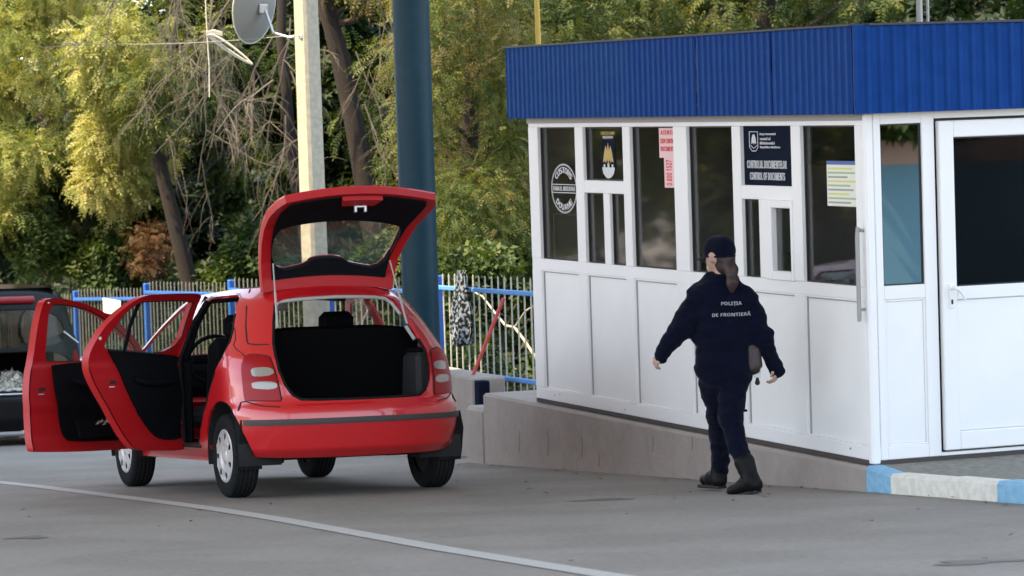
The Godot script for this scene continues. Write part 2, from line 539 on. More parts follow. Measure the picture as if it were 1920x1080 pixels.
func booth() -> void:
	var L := 5.631
	var D := 2.4
	# --- concrete platform
	var pl := thing("booth_platform", "grey concrete platform under the white booth with a lower step at its far end", "platform")
	var s := Sh.new()
	s.span(V(-0.05, -1.4, -6.68), V(D + 0.1, -0.035, 0.0), 0.02)
	put("slab", s, M.concrete, pl)
	s = Sh.new()
	s.span(V(-0.048, -1.4, -7.10), V(0.9, -0.165, -6.682), 0.03)
	put("lower_step", s, M.concrete, pl)
	for cr in [[-4.62, -0.30, 0.16], [-3.30, -0.16, 0.12], [-5.3, -0.32, 0.2], [-2.62, -0.10, 0.09], [-5.9, -0.36, 0.18], [-4.3, -0.36, 0.11]]:
		var c := Sh.new()
		c.tube([V(-0.0505, cr[1] + cr[2] * 0.5, cr[0]), V(-0.0505, cr[1], cr[0] + 0.012), V(-0.0505, cr[1] - cr[2] * 0.5, cr[0] - 0.008)], 0.0025, 5)
		put("crack", c, M.bitumen, pl)
	# --- raised pavement and its painted kerb, in front of the door
	var pv := Sh.new()
	var fp := func(x: float, z: float) -> Vector3:
		var k := gy(-0.05, z) + 0.105
		return V(x, lerpf(-0.028, k, smoothstep(0.0, 0.45, z)) , z)
	pv.sheet(fp, 0.055, 8.0, 6, 0.002, 7.0, 40, -1.0)
	struct("pavement", pv, M.pavement)
	var kb := thing("painted_kerb", "kerb painted in alternate blue and white blocks beside the booth door", "kerb")
	var zs := [[0.004, 0.34, "b"], [0.34, 1.08, "w"], [1.08, 1.70, "w"], [1.70, 2.62, "b"], [2.62, 3.6, "w"], [3.6, 4.6, "b"], [4.6, 5.6, "w"]]
	for i in zs.size():
		var z0: float = zs[i][0]
		var z1: float = zs[i][1] - 0.006
		var k := Sh.new()
		var o := -0.035 * (z0 / 2.0)
		var ya := gy(-0.05, z0) + 0.125
		var yb := gy(-0.05, z1) + 0.118
		if i == 0:
			ya = -0.026; yb = -0.05
		var pa := [V(-0.052 + o, ya - 0.4, z0), V(-0.052 + o, ya - 0.02, z0), V(-0.035 + o, ya, z0), V(0.062, ya, z0), V(0.062, ya - 0.4, z0)]
		var pb := [V(-0.052 + o, yb - 0.4, z1), V(-0.052 + o, yb - 0.02, z1), V(-0.035 + o, yb, z1), V(0.062, yb, z1), V(0.062, yb - 0.4, z1)]
		for e in 5:
			var e2 := (e + 1) % 5
			k.quad(pa[e], pa[e2], pb[e2], pb[e], (pa[e] + pa[e2]) * 0.5 - (pa[0] + pa[3]) * 0.5 + V(0, 0.19, 0))
		for e in [1, 2, 3]:
			k.flat(pa[0], pa[e], pa[e + 1], Vector3.FORWARD)
			k.flat(pb[0], pb[e], pb[e + 1], Vector3.BACK)
		put("kerb_block", k, M.kerb_blue if zs[i][2] == "b" else M.kerb_white, kb)
	# --- the booth
	var b := thing("control_booth", "white booth with many dark windows and a blue corrugated metal roof band", "booth")
	var W: Material = M.frame_white
	# floor, back and far walls, roof: a closed room
	piece("floor", V(0.0, -0.03, -L), V(D, 0.0, -0.002), 0.0, M.room_dark, b)
	piece("back_wall", V(D - 0.06, 0.0, -L), V(D, 2.17, 0.0), 0.0, M.room_wall, b)
	piece("far_wall", V(0.002, 0.0, -L - 0.0), V(D - 0.06, 2.17, -L + 0.05), 0.0, W, b)
	piece("ceiling", V(0.07, 2.172, -L), V(D, 2.23, -0.07), 0.0, M.room_grey, b)
	piece("roof", V(-0.09, 2.66, -L - 0.09), V(D + 0.1, 2.705, 0.09), 0.0, M.roof_edge, b)
	# front: rails and mullions
	var A := 0.0
	piece("bottom_rail", V(0.0, 0.0, -L), V(0.06, 0.088, -0.0), 0.004, W, b)
	piece("sill_rail", V(0.003, 1.003, -L + 0.003), V(0.06, 1.088, -0.003), 0.004, W, b)
	piece("head_rail", V(0.003, 2.098, -L + 0.003), V(0.06, 2.172, -0.003), 0.004, W, b)
	var mull := [[5.445, 5.631], [4.545, 4.70], [3.668, 3.80], [2.68, 2.905], [1.81, 1.942], [0.905, 1.042], [0.055, 0.139]]
	for m in mull:
		for seg in [[0.088, 1.003], [1.088, 2.098]]:
			piece("mullion", V(-0.002, seg[0], -m[1]), V(0.06, seg[1], -m[0]), 0.004, W, b)
	var bays := [[4.70, 5.445], [3.80, 4.545], [2.905, 3.668], [1.942, 2.68], [1.042, 1.81], [0.139, 0.905]]
	for i in bays.size():
		var a0: float = bays[i][0]
		var a1: float = bays[i][1]
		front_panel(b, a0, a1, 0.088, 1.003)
		if i == 1:
			piece("transom", V(0.0, 1.61, -a1), V(0.06, 1.703, -a0), 0.004, W, b)
			piece("glazing_bar", V(0.001, 1.088, -4.19), V(0.06, 1.61, -4.075), 0.004, W, b)
			front_pane(b, a0, a1, 1.703, 2.098)
			front_pane(b, 4.19, a1, 1.088, 1.61)
			front_pane(b, a0, 4.075, 1.088, 1.61)
		elif i == 4:
			piece("transom", V(0.0, 1.61, -a1), V(0.06, 1.703, -a0), 0.004, W, b)
			piece("glazing_bar", V(0.001, 1.088, -1.554), V(0.06, 1.61, -1.43), 0.004, W, b)
			front_pane(b, 1.554, a1, 1.088, 1.61)
			# opening casement of the hatch, standing proud of the frame
			var c := Sh.new()
			for q in [[1.425, 1.335, 1.085, 1.613], [1.052, 1.03, 1.085, 1.613]]:
				c.span(V(-0.018, q[2], -q[0]), V(0.05, q[3], -q[1]), 0.005)
			for q in [[1.335, 1.052, 1.085, 1.145], [1.335, 1.052, 1.56, 1.613]]:
				c.span(V(-0.018, q[2], -q[0]), V(0.05, q[3], -q[1]), 0.005)
			var cs := put("casement", c, W, b)
			var gp := Sh.new()
			gp.span(V(0.022, 1.145, -1.335), V(0.027, 1.56, -1.052))
			put("pane", gp, M.booth_glass, cs)
			# dark sign board fills the upper light
			sign_board(b, a0, a1)
		else:
			front_pane(b, a0, a1, 1.088, 2.098)
	# grey strip under the blue band
	piece("grey_strip", V(-0.012, 2.128, -L - 0.002), V(0.0, 2.174, -0.02), 0.0, M.soffit, b)
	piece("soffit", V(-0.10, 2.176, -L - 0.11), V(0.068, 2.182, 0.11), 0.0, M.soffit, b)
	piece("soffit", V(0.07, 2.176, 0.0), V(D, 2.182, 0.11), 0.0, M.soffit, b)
	# corner post
	var cp := Sh.new()
	cp.span(V(-0.006, -0.028, -0.055), V(0.06, 2.174, 0.006), 0.014)
	put("corner_post", cp, W, b)
	# side wall with a narrow light, the door and a panel
	piece("side_post", V(0.06, 0.0, -0.06), V(0.108, 2.172, 0.002), 0.004, W, b)
	piece("side_post", V(0.398, 0.0, -0.06), V(0.486, 2.172, 0.002), 0.004, W, b)
	piece("side_rail", V(0.108, 0.0, -0.06), V(0.398, 0.082, 0.0), 0.004, W, b)
	piece("side_rail", V(0.108, 1.003, -0.06), V(0.398, 1.09, 0.0), 0.004, W, b)
	piece("side_rail", V(0.108, 2.10, -0.06), V(0.398, 2.172, 0.0), 0.004, W, b)
	var sp := Sh.new()
	sp.span(V(0.122, 0.096, -0.03), V(0.384, 0.990, -0.012), 0.004)
	put("side_panel", sp, M.panel_white, b)
	var bd := Sh.new()
	for q in [[0.108, 0.122, 0.082, 1.003], [0.384, 0.398, 0.082, 1.003]]: bd.span(V(q[0], q[2], -0.02), V(q[1], q[3], -0.005), 0.003)
	for q in [[0.122, 0.384, 0.082, 0.096], [0.122, 0.384, 0.990, 1.003]]: bd.span(V(q[0], q[2], -0.02), V(q[1], q[3], -0.005), 0.003)
	put("glazing_bead", bd, W, b)
	var wp := Sh.new()
	wp.span(V(0.118, 1.10, -0.03), V(0.388, 2.09, -0.022))
	put("side_window", wp, M.film_glass, b)
	var gk := Sh.new()
	for q in [[0.108, 0.118, 1.09, 2.10], [0.388, 0.398, 1.09, 2.10]]: gk.span(V(q[0], q[2], -0.026), V(q[1], q[3], -0.014))
	for q in [[0.118, 0.388, 1.09, 1.10], [0.118, 0.388, 2.09, 2.10]]: gk.span(V(q[0], q[2], -0.026), V(q[1], q[3], -0.014))
	put("gasket", gk, M.gasket, b)
	# door leaf, slightly proud, with a shadow gap round it
	piece("door_frame_back", V(0.486, 0.0, -0.06), V(1.40, 2.172, -0.035), 0.0, M.gasket, b)
	piece("side_rail", V(0.486, 0.0, -0.033), V(1.40, 0.022, 0.004), 0.003, W, b)
	piece("side_rail", V(0.486, 2.125, -0.033), V(1.40, 2.172, 0.002), 0.003, W, b)
	var dl := Sh.new()
	dl.span(V(0.505, 0.034, -0.02), V(0.609, 2.108, 0.03), 0.006)
	dl.span(V(1.255, 0.034, -0.02), V(1.36, 2.108, 0.03), 0.006)
	for q in [[0.034, 0.15], [0.980, 1.064], [2.003, 2.108]]: dl.span(V(0.609, q[0], -0.02), V(1.255, q[1], 0.029), 0.006)
	var door := put("door", dl, W, b)
	var dp := Sh.new()
	dp.span(V(0.611, 0.152, -0.005), V(1.253, 0.978, 0.016), 0.004)
	put("door_panel", dp, M.panel_white, door)
	dp = Sh.new()
	dp.span(V(0.617, 1.072, -0.004), V(1.247, 1.995, 0.002))
	put("pane", dp, M.door_glass, door)
	dp = Sh.new()
	for q in [[0.609, 0.618, 1.064, 2.003], [1.246, 1.255, 1.064, 2.003]]: dp.span(V(q[0], q[2], 0.0), V(q[1], q[3], 0.012))
	for q in [[0.618, 1.246, 1.064, 1.073], [0.618, 1.246, 1.994, 2.003]]: dp.span(V(q[0], q[2], 0.0), V(q[1], q[3], 0.012))
	put("gasket", dp, M.gasket, door)
	dp = Sh.new()
	dp.span(V(0.548, 0.93, 0.03), V(0.582, 1.085, 0.038), 0.003)
	dp.tube([V(0.562, 1.055, 0.036), V(0.562, 1.06, 0.075), V(0.585, 1.053, 0.082), V(0.62, 1.02, 0.078), V(0.642, 0.975, 0.07)], [0.009, 0.010, 0.011, 0.009, 0.007], 8)
	put("handle", dp, W, door)
	dp = Sh.new()
	dp.span(V(0.559, 0.955, 0.038), V(0.573, 0.985, 0.042), 0.002)
	put("lock", dp, M.gasket, door)
	# rest of the side wall
	piece("side_post", V(1.40, 0.0, -0.06), V(1.47, 2.172, 0.002), 0.004, W, b)
	piece("side_wall", V(1.47, 0.0, -0.05), V(D, 2.172, 0.0), 0.0, W, b)
	# blue corrugated band: overlapping sheets
	var x0 := -0.1156
	var edge := [[-0.123, 1.06], [1.06, 2.24], [2.24, 3.42], [3.42, 4.6], [4.6, 5.754]]
	for e in edge:
		var sh := Sh.new()
		corrugated(sh, e[0] - (0.0 if e[0] < 0.0 else 0.03), e[1], 2.17, 2.717, func(a: float, o: float) -> Vector3: return V(x0 - o, 0, -a), V(-1, 0, 0))
		put("corrugated_sheet", sh, M.blue_metal if int(e[1] * 2.0) % 2 == 0 else M.blue_metal_faded, b)
	for e in [[-0.1156, 1.1], [1.07, 2.3], [2.27, 2.6]]:
		var sh := Sh.new()
		corrugated(sh, e[0], e[1], 2.17, 2.717, func(a: float, o: float) -> Vector3: return V(a, 0, 0.123 + o), V(0, 0, 1))
		put("corrugated_sheet", sh, M.blue_metal, b)
	var ce := Sh.new()
	ce.span(V(-0.131, 2.168, 0.118), V(-0.1, 2.719, 0.139), 0.003)
	put("corner_flashing", ce, M.blue_metal, b)
	var cap := Sh.new()
	cap.span(V(-0.145, 2.712, -5.77), V(-0.03, 2.728, 0.10), 0.003)
	cap.span(V(-0.03, 2.712, 0.06), V(2.6, 2.728, 0.15), 0.003)
	put("edge_cap", cap, M.roof_edge, b)
	# small screws in the bottom rail
	for a in [5.25, 5.15, 3.9, 2.2, 0.30, 0.31]:
		var sc := Sh.new()
		sc.lathe([Vector2(0.0, 0.003), Vector2(0.006, 0.002), Vector2(0.007, 0.0)], 8, Transform3D(Basis(Vector3.BACK, PI / 2), V(-0.0, 0.045 + 0.02 * sin(a * 9.0), -a)))
		put("screw", sc, M.dull_steel, b)
	# grab bar at the corner
	var gb := Sh.new()
	gb.tube([V(0.0, 1.44, -0.035), V(-0.03, 1.445, -0.035), V(-0.05, 1.465, -0.03), V(-0.055, 1.40, -0.03), V(-0.055, 1.15, -0.03), V(-0.055, 0.91, -0.03), V(-0.055, 0.875, -0.03)], [0.010, 0.011, 0.013, 0.014, 0.014, 0.014, 0.012], 8)
	gb.tube([V(0.0, 0.95, -0.04), V(-0.045, 0.95, -0.03)], 0.009, 8)
	put("grab_bar", gb, M.dull_steel, b)
	room(b)
	decals(b)

func front_panel(b: Node3D, a0: float, a1: float, h0: float, h1: float) -> void:
	var s := Sh.new()
	s.span(V(0.022, h0, -a1), V(0.036, h1, -a0))
	var p := put("panel", s, M.panel_white, b)
	s = Sh.new()
	s.span(V(0.005, h1 - 0.011, -a1 + 0.012), V(0.02, h1, -a0 - 0.012), 0.003)
	s.span(V(0.005, h0, -a1 + 0.012), V(0.02, h0 + 0.011, -a0 - 0.012), 0.003)
	s.span(V(0.005, h0, -a1), V(0.02, h1, -a1 + 0.012), 0.003)
	s.span(V(0.005, h0, -a0 - 0.012), V(0.02, h1, -a0), 0.003)
	put("glazing_bead", s, M.frame_white, p)
	s = Sh.new()  # grey strips stand in for shadow lines along the far and top edges
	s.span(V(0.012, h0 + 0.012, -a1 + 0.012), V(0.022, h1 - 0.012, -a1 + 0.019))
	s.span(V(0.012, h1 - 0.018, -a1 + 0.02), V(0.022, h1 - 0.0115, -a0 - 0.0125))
	put("panel_shade_line", s, M.shade_line_grey, p)

func front_pane(b: Node3D, a0: float, a1: float, h0: float, h1: float) -> void:
	var s := Sh.new()
	s.span(V(0.036, h0, -a1), V(0.041, h1, -a0))
	var p := put("window_pane", s, M.booth_glass, b)
	s = Sh.new()
	s.span(V(0.024, h1 - 0.01, -a1 + 0.012), V(0.036, h1, -a0 - 0.012))
	s.span(V(0.024, h0, -a1 + 0.012), V(0.036, h0 + 0.01, -a0 - 0.012))
	s.span(V(0.024, h0, -a1), V(0.036, h1, -a1 + 0.012))
	s.span(V(0.024, h0, -a0 - 0.012), V(0.036, h1, -a0))
	put("gasket", s, M.gasket, p)

func corrugated(sh: Sh, a0: float, a1: float, h0: float, h1: float, at: Callable, out: Vector3) -> void:
	# trapezoid ribs, 92 mm apart, with rounded shoulders; a thin folded sheet
	var pitch := 0.092
	var pr := [[0.0, 0.0], [0.40, 0.0], [0.50, 0.55], [0.56, 1.0], [0.86, 1.0], [0.92, 0.55]]
	var pts := []
	var k := floori(a0 / pitch) - 1
	while k * pitch < a1 + pitch:
		for q in pr: pts.append(Vector2((k + q[0]) * pitch, q[1] * 0.014))
		k += 1
	var prev = null
	for q in pts:
		if q.x < a0 or q.x > a1:
			continue
		if prev != null:
			var p: Vector3 = at.call(prev.x, prev.y)
			var r: Vector3 = at.call(q.x, q.y)
			var g := (r - p).cross(Vector3.UP)
			if g.dot(out) < 0.0: g = -g
			sh.quad(p + V(0, h0, 0), r + V(0, h0, 0), r + V(0, h1, 0), p + V(0, h1, 0), g)
			var pb := p - out * 0.004
			var rb := r - out * 0.004
			sh.quad(pb + V(0, h0, 0), rb + V(0, h0, 0), rb + V(0, h1, 0), pb + V(0, h1, 0), -g)
			sh.quad(p + V(0, h0, 0), r + V(0, h0, 0), rb + V(0, h0, 0), pb + V(0, h0, 0), Vector3.DOWN)
		prev = q

func room(b: Node3D) -> void:
	# what stands inside, seen dimly through the panes
	piece("cupboard", V(1.75, 0.0, -4.35), V(2.3, 1.75, -3.2), 0.01, M.room_grey, b)
	piece("desk", V(0.12, 0.72, -5.3), V(0.75, 0.76, -0.5), 0.004, M.room_wall, b)
	piece("fuse_box", V(1.6, 1.30, -2.95), V(1.75, 1.78, -2.6), 0.01, M.room_grey, b)
	var s := Sh.new()
	s.span(V(0.45, 0.95, -2.25), V(0.49, 1.22, -1.85), 0.01)
	s.span(V(0.46, 0.76, -2.08), V(0.48, 0.96, -2.02))
	put("monitor", s, M.room_dark, b)
	for a in [5.1, 3.3, 1.2]:
		s = Sh.new()
		s.span(V(0.9, 0.5, -a - 0.24), V(1.3, 0.56, -a + 0.24), 0.03)
		s.span(V(1.26, 0.6, -a - 0.22), V(1.32, 1.05, -a + 0.22), 0.03)
		s.tube([V(1.1, 0.5, -a), V(1.1, 0.02, -a)], 0.03, 8)
		put("office_chair", s, M.room_dark, b)
	piece("blind", V(0.10, 1.55, -5.4), V(0.106, 2.15, -4.74), 0.0, M.room_wall, b)

func fwall(a: float, h: float, out: float) -> Transform3D:
	return Transform3D(Basis(V(0, 0, 1), V(0, 1, 0), V(-1, 0, 0)), V(-out, h, -a))

func sign_board(b: Node3D, a0: float, a1: float) -> void:
	var sb := piece("sign_board", V(0.026, 1.703, -a1), V(0.04, 2.098, -a0), 0.0, M.navy_print, b)
	var o := -0.0255
	var cx := (a0 + a1) * 0.5
	words("CONTROLUL DOCUMENTELOR", 0.60, 0.052, M.white_print, sb, fwall(cx + 0.035, 1.842, o))
	words("CONTROL OF DOCUMENTS", 0.53, 0.050, M.white_print, sb, fwall(cx + 0.03, 1.764, o))
	var y := 2.042
	for t in ["Departamentul", "vamal al", "Ministerului", "Republica Moldova"]:
		var w: float = 0.016 * t.length() + 0.03
		words(t, w, 0.020, M.white_print, sb, fwall(a1 - 0.255 - w * 0.5, y, o))
		y -= 0.029
	# shield-like emblem in outline
	var e := Sh.new()
	var at := fwall(a1 - 0.16, 1.997, o)
	var ring := []
	for k in 25:
		var u := k / 24.0
		ring.append(at * V(-0.066 + 0.132 * u, -0.062 - 0.0 * u, 0.001))
	e.tube([at * V(-0.064, 0.062, 0.001), at * V(0.064, 0.062, 0.001), at * V(0.064, -0.04, 0.001), at * V(0.03, -0.066, 0.001), at * V(-0.03, -0.066, 0.001), at * V(-0.064, -0.04, 0.001), at * V(-0.064, 0.062, 0.001)], 0.0035, 5)
	e.tube([at * V(-0.05, -0.028, 0.001), at * V(0.0, -0.05, 0.001), at * V(0.05, -0.028, 0.001)], 0.003, 5)
	e.xf = at
	e.prism(PackedVector2Array([Vector2(-0.036, -0.02), Vector2(-0.030, 0.02), Vector2(-0.012, 0.044), Vector2(0.012, 0.044), Vector2(0.030, 0.02), Vector2(0.036, -0.02), Vector2(0.012, -0.01), Vector2(0.0, -0.024), Vector2(-0.012, -0.01)]), 0.0, 0.002)
	put("emblem", e, M.white_print, sb)

func ring_shape(s: Sh, r0: float, r1: float, ky: float, at: Transform3D, seg := 40) -> void:
	for k in seg:
		var a := TAU * k / seg
		var c := TAU * (k + 1) / seg
		var d := V(cos(a), sin(a) * ky, 0)
		var e := V(cos(c), sin(c) * ky, 0)
		s.quad(at * (d * r0), at * (e * r0), at * (e * r1), at * (d * r1), at.basis.z)

func arc_words(text: String, r: float, mid: float, step: float, w: float, h: float, m: Material, parent: Node3D, at: Transform3D, under := false) -> void:
	for i in text.length():
		var k := (i - (text.length() - 1) * 0.5) * step
		var a := mid - k if not under else mid + k
		var rot := a - PI / 2 if not under else a + PI / 2
		words(text[i], w * (0.45 if text[i] == "I" else 1.0), h, m, parent, at * Transform3D(Basis(Vector3.BACK, rot), V(cos(a) * r, sin(a) * r, 0)), "letter")

func decals(b: Node3D) -> void:
	# on the inner face of the glass: round customs mark, crest, notices
	var o := -0.0345
	var at := fwall(5.022, 1.632, o)
	var s := Sh.new()
	ring_shape(s, 0.256, 0.238, 0.74, at)
	ring_shape(s, 0.252, 0.247, 0.74, at)
	var rd := put("customs_mark", s, M.white_print, b)
	var sq := at * Transform3D(Basis.IDENTITY.scaled(V(1, 0.74, 1)), Vector3.ZERO)
	arc_words("CUSTOMS", 0.19, PI / 2, 0.28, 0.052, 0.062, M.white_print, rd, sq)
	arc_words("DOUANE", 0.19, -PI / 2, 0.30, 0.052, 0.062, M.white_print, rd, sq, true)
	words("VAMA R. MOLDOVA", 0.44, 0.034, M.white_print, rd, at)
	s = Sh.new()
	s.xf = at
	for q in [[0.028, 0.034], [-0.034, -0.028]]: s.span(V(-0.235, q[0], 0), V(0.235, q[1], 0.001))
	put("band_edge", s, M.white_print, rd)
	# sheet taped below it
	var sh := Sh.new()
	for q in [[5.285, 5.262, 1.10, 1.44], [4.80, 4.78, 1.10, 1.44], [5.285, 4.78, 1.43, 1.44]]: sh.span(V(0.043, q[2], -q[0]), V(0.046, q[3], -q[1]))
	put("clear_sleeve", sh, M.room_grey, b)
	# crest
	at = fwall(4.143, 1.885, o)
	var cr := Sh.new()
	cr.xf = at
	cr.prism(PackedVector2Array([Vector2(-0.125, 0.115), Vector2(0.125, 0.115), Vector2(0.125, -0.08), Vector2(0.10, -0.13), Vector2(0.05, -0.162), Vector2(0.0, -0.172), Vector2(-0.05, -0.162), Vector2(-0.10, -0.13), Vector2(-0.125, -0.08)]), 0.0, 0.002)
	var crest := put("crest", cr, M.navy_print, b)
	words("SERVICIUL VAMAL", 0.26, 0.022, M.gold_print, crest, fwall(4.143, 2.052, o))
	words("MOLDOVA", 0.19, 0.020, M.white_print, crest, fwall(4.143, 2.022, o))
	cr = Sh.new()
	cr.xf = fwall(4.143, 1.885, o - 0.0 + 0.003)
	for sx in [-1.0, 1.0]:
		cr.prism(PackedVector2Array([Vector2(0.012 * sx, 0.035), Vector2(0.045 * sx, 0.075), Vector2(0.075 * sx, 0.02), Vector2(0.098 * sx, -0.05), Vector2(0.06 * sx, -0.035), Vector2(0.05 * sx, -0.055), Vector2(0.015 * sx, -0.02)]), 0.0, 0.001)
	cr.prism(PackedVector2Array([Vector2(-0.012, 0.06), Vector2(0, 0.098), Vector2(0.012, 0.06), Vector2(0.016, -0.03), Vector2(0.0, -0.07), Vector2(-0.016, -0.03)]), 0.0, 0.001)
	put("eagle", cr, M.gold_print, crest)
	cr = Sh.new()
	cr.xf = fwall(4.143, 1.885, o + 0.003)
	cr.prism(PackedVector2Array([Vector2(-0.12, -0.085), Vector2(-0.098, -0.13), Vector2(-0.05, -0.158), Vector2(0, -0.167), Vector2(0.05, -0.158), Vector2(0.098, -0.13), Vector2(0.12, -0.085), Vector2(0.09, -0.085), Vector2(0.09, -0.062), Vector2(0.06, -0.062), Vector2(0.06, -0.085), Vector2(0.018, -0.085), Vector2(0.018, -0.055), Vector2(-0.018, -0.055), Vector2(-0.018, -0.085), Vector2(-0.06, -0.085), Vector2(-0.06, -0.062), Vector2(-0.09, -0.062), Vector2(-0.09, -0.085)]), 0.0, 0.001)
	put("crest_base", cr, M.white_print, crest)
	# pink notice with red print and a narrow strip below
	var pk := Sh.new()
	pk.span(V(0.0335, 1.876, -3.222), V(0.0355, 2.088, -2.915))
	pk.span(V(0.0332, 1.666, -3.145), V(0.0352, 1.876, -2.978))
	var pn := put("pink_notice", pk, M.pink_paper, b)
	words("ATENTIE", 0.24, 0.03, M.red_print, pn, fwall(3.07, 2.055, -0.0335))
	words("STOP CONTROL", 0.25, 0.034, M.red_print, pn, fwall(3.07, 1.995, -0.0335))
	words("DOCUMENTE", 0.25, 0.034, M.red_print, pn, fwall(3.07, 1.94, -0.0335))
	words("0 800 1527", 0.18, 0.09, M.red_print, pn, fwall(3.06, 1.772, -0.0332) * Transform3D(Basis(Vector3.BACK, PI / 2), Vector3.ZERO))
	# white paper with coloured lines, in the window nearest the corner
	var pp := Sh.new()
	pp.span(V(0.0335, 1.585, -0.602), V(0.0355, 1.862, -0.145))
	var pa := put("paper_notice", pp, M.paper, b)
	var st := Sh.new()
	st.span(V(0.0325, 1.848, -0.602), V(0.0335, 1.872, -0.145))
	put("header", st, M.blue_print, pa)
	var yy := 1.83
	for k in 9:
		var l := Sh.new()
		var w := rng.randf_range(0.26, 0.40)
		l.span(V(0.0327, yy - 0.012, -0.585), V(0.0334, yy, -0.585 + w))
		put("print_line", l, [M.yellow_print, M.green_print, M.room_grey][k % 3], pa)
		yy -= 0.027

func canopy_and_column() -> void:
	# the border post's big canopy stands over the lanes, above the picture; its far right column is in view
	var c := thing("canopy", "wide flat canopy roof over the lanes of the border post, with an added shade slab", "canopy")
	piece("roof_slab", V(-11.0, 6.0, -9.7), V(2.6, 6.45, 8.2), 0.03, M.canopy_white, c)
	piece("roof_slab", V(-9.8, 6.0, -22.0), V(-3.6, 6.45, -9.72), 0.03, M.canopy_white, c)  # unseen slab added to shade the far lane, leaving the pole sunlit
	var k := Sh.new()
	k.tube([V(0.30, -1.2, -9.03), V(0.30, 6.0, -9.03)], 0.16, 40)
	var col := thing("steel_column", "thick round dark blue steel column behind the red car", "column")
	put("shaft", k, M.column_blue, col)
	k = Sh.new()
	k.tube([V(0.30, -1.0, -9.03), V(0.30, -0.36, -9.03)], 0.22, 32)
	put("footing", k, M.concrete, col)
	for p in [V(-9.4, 0, -9.0), V(-9.4, 0, 6.5), V(2.2, 0, 6.5)]:
		k = Sh.new()
		k.tube([V(p.x, gy(p.x, p.z) - 0.3, p.z), V(p.x, 6.0, p.z)], 0.16, 24)
		put("column", k, M.column_blue, c)
	# thin poles behind the booth
	var y := Sh.new()
	y.tube([V(0.86, -0.3, -7.42), V(0.80, 6.0, -7.42)], 0.022, 10)
	var yp := thing("yellow_pole", "thin yellow pole rising behind the far end of the booth roof", "pole")
	put("shaft", y, M.yellow_paint, yp)
	y = Sh.new()
	y.tube([V(2.56, -0.3, -4.0), V(2.56, 6.0, -4.0)], 0.024, 10)
	y.tube([V(2.63, -0.3, -4.0), V(2.63, 6.0, -4.0)], 0.012, 8)
	var gp := thing("grey_pole", "pale grey steel pole rising behind the booth roof near its right end", "pole")
	put("shaft", y, M.dull_steel, gp)
	# painted wall of the building across the lane, which the narrow side window mirrors
	var n := thing("painted_wall", "low wall painted blue with a pinkish top, mirrored in the narrow side window", "wall")
	mat("wall_blue", lin(0.15, 0.32, 0.42), 0.85)
	mat("wall_pink", lin(0.45, 0.33, 0.28), 0.8)
	piece("wall", V(3.4, -0.5, 10.4), V(13.0, 1.56, 10.7), 0.0, M.wall_blue, n)
	piece("upper_wall", V(3.4, 1.56, 10.38), V(13.0, 2.3, 10.72), 0.0, M.wall_pink, n)

func fence() -> void:
	var x := 0.9
	var f := thing("metal_fence", "stepped fence of pale metal pickets with blue rails and blue posts", "fence")
	var secs := [[-4.6, -10.2, 0.86, 0.765], [-10.2, -13.28, 0.715, 0.64], [-13.28, -16.68, 0.545, 0.475], [-16.68, -20.12, 0.42, 0.30], [-20.12, -23.5, 0.225, 0.07], [-23.5, -26.9, 0.01, -0.12], [-26.9, -30.3, -0.16, -0.3]]
	var pk := Sh.new()
	pk.box(V(0, -0.5, 0), V(0.012, 1.0, 0.016), 0.003)
	pk.flat(V(-0.006, 0, -0.008), V(0.006, 0, -0.008), V(0, 0.025, 0), V(0, 1, -1))
	pk.flat(V(-0.006, 0, 0.008), V(0.006, 0, 0.008), V(0, 0.025, 0), V(0, 1, 1))
	pk.flat(V(-0.006, 0, -0.008), V(-0.006, 0, 0.008), V(0, 0.025, 0), V(-1, 1, 0))
	pk.flat(V(0.006, 0, -0.008), V(0.006, 0, 0.008), V(0, 0.025, 0), V(1, 1, 0))
	var pm := pk.mesh()
	for i in secs.size():
		var s: Array = secs[i]
		var len_: float = s[0] - s[1]
		var n := roundi((len_ - 0.24) / 0.148)
		for k in n:
			var u := (0.12 + (len_ - 0.24) * k / (n - 1.0)) / len_
			var at := Transform3D(Basis(Vector3.RIGHT, rng.randf_range(-0.012, 0.012)), V(x + rng.randf_range(-0.003, 0.003), lerpf(s[2], s[3], u) - 0.025 + rng.randf_range(-0.006, 0.006), lerpf(s[0], s[1], u)))
			put("picket", pm, M.picket_lit if i == 0 else M.picket, f, at)
		for d in [0.135, 0.885]:
			var r := Sh.new()
			var a := V(x - 0.03, s[2] - d, s[0] - 0.02)
			var b := V(x - 0.03, s[3] - d, s[1] + 0.02)
			var bas := Basis(Vector3.RIGHT, -atan2(b.y - a.y, b.z - a.z) + PI)
			r.box((a + b) * 0.5, V(0.035, 0.04, a.distance_to(b)), 0.006, Basis(Vector3.RIGHT, -atan2(a.y - b.y, a.z - b.z)))
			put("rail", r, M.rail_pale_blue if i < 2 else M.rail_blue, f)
		var p := Sh.new()
		p.span(V(x - 0.04, s[3] - 1.4, s[1] - 0.04), V(x + 0.04, s[2 if i + 1 >= secs.size() else 3] - 0.03, s[1] + 0.04), 0.008)
		put("post", p, M.rail_blue, f)

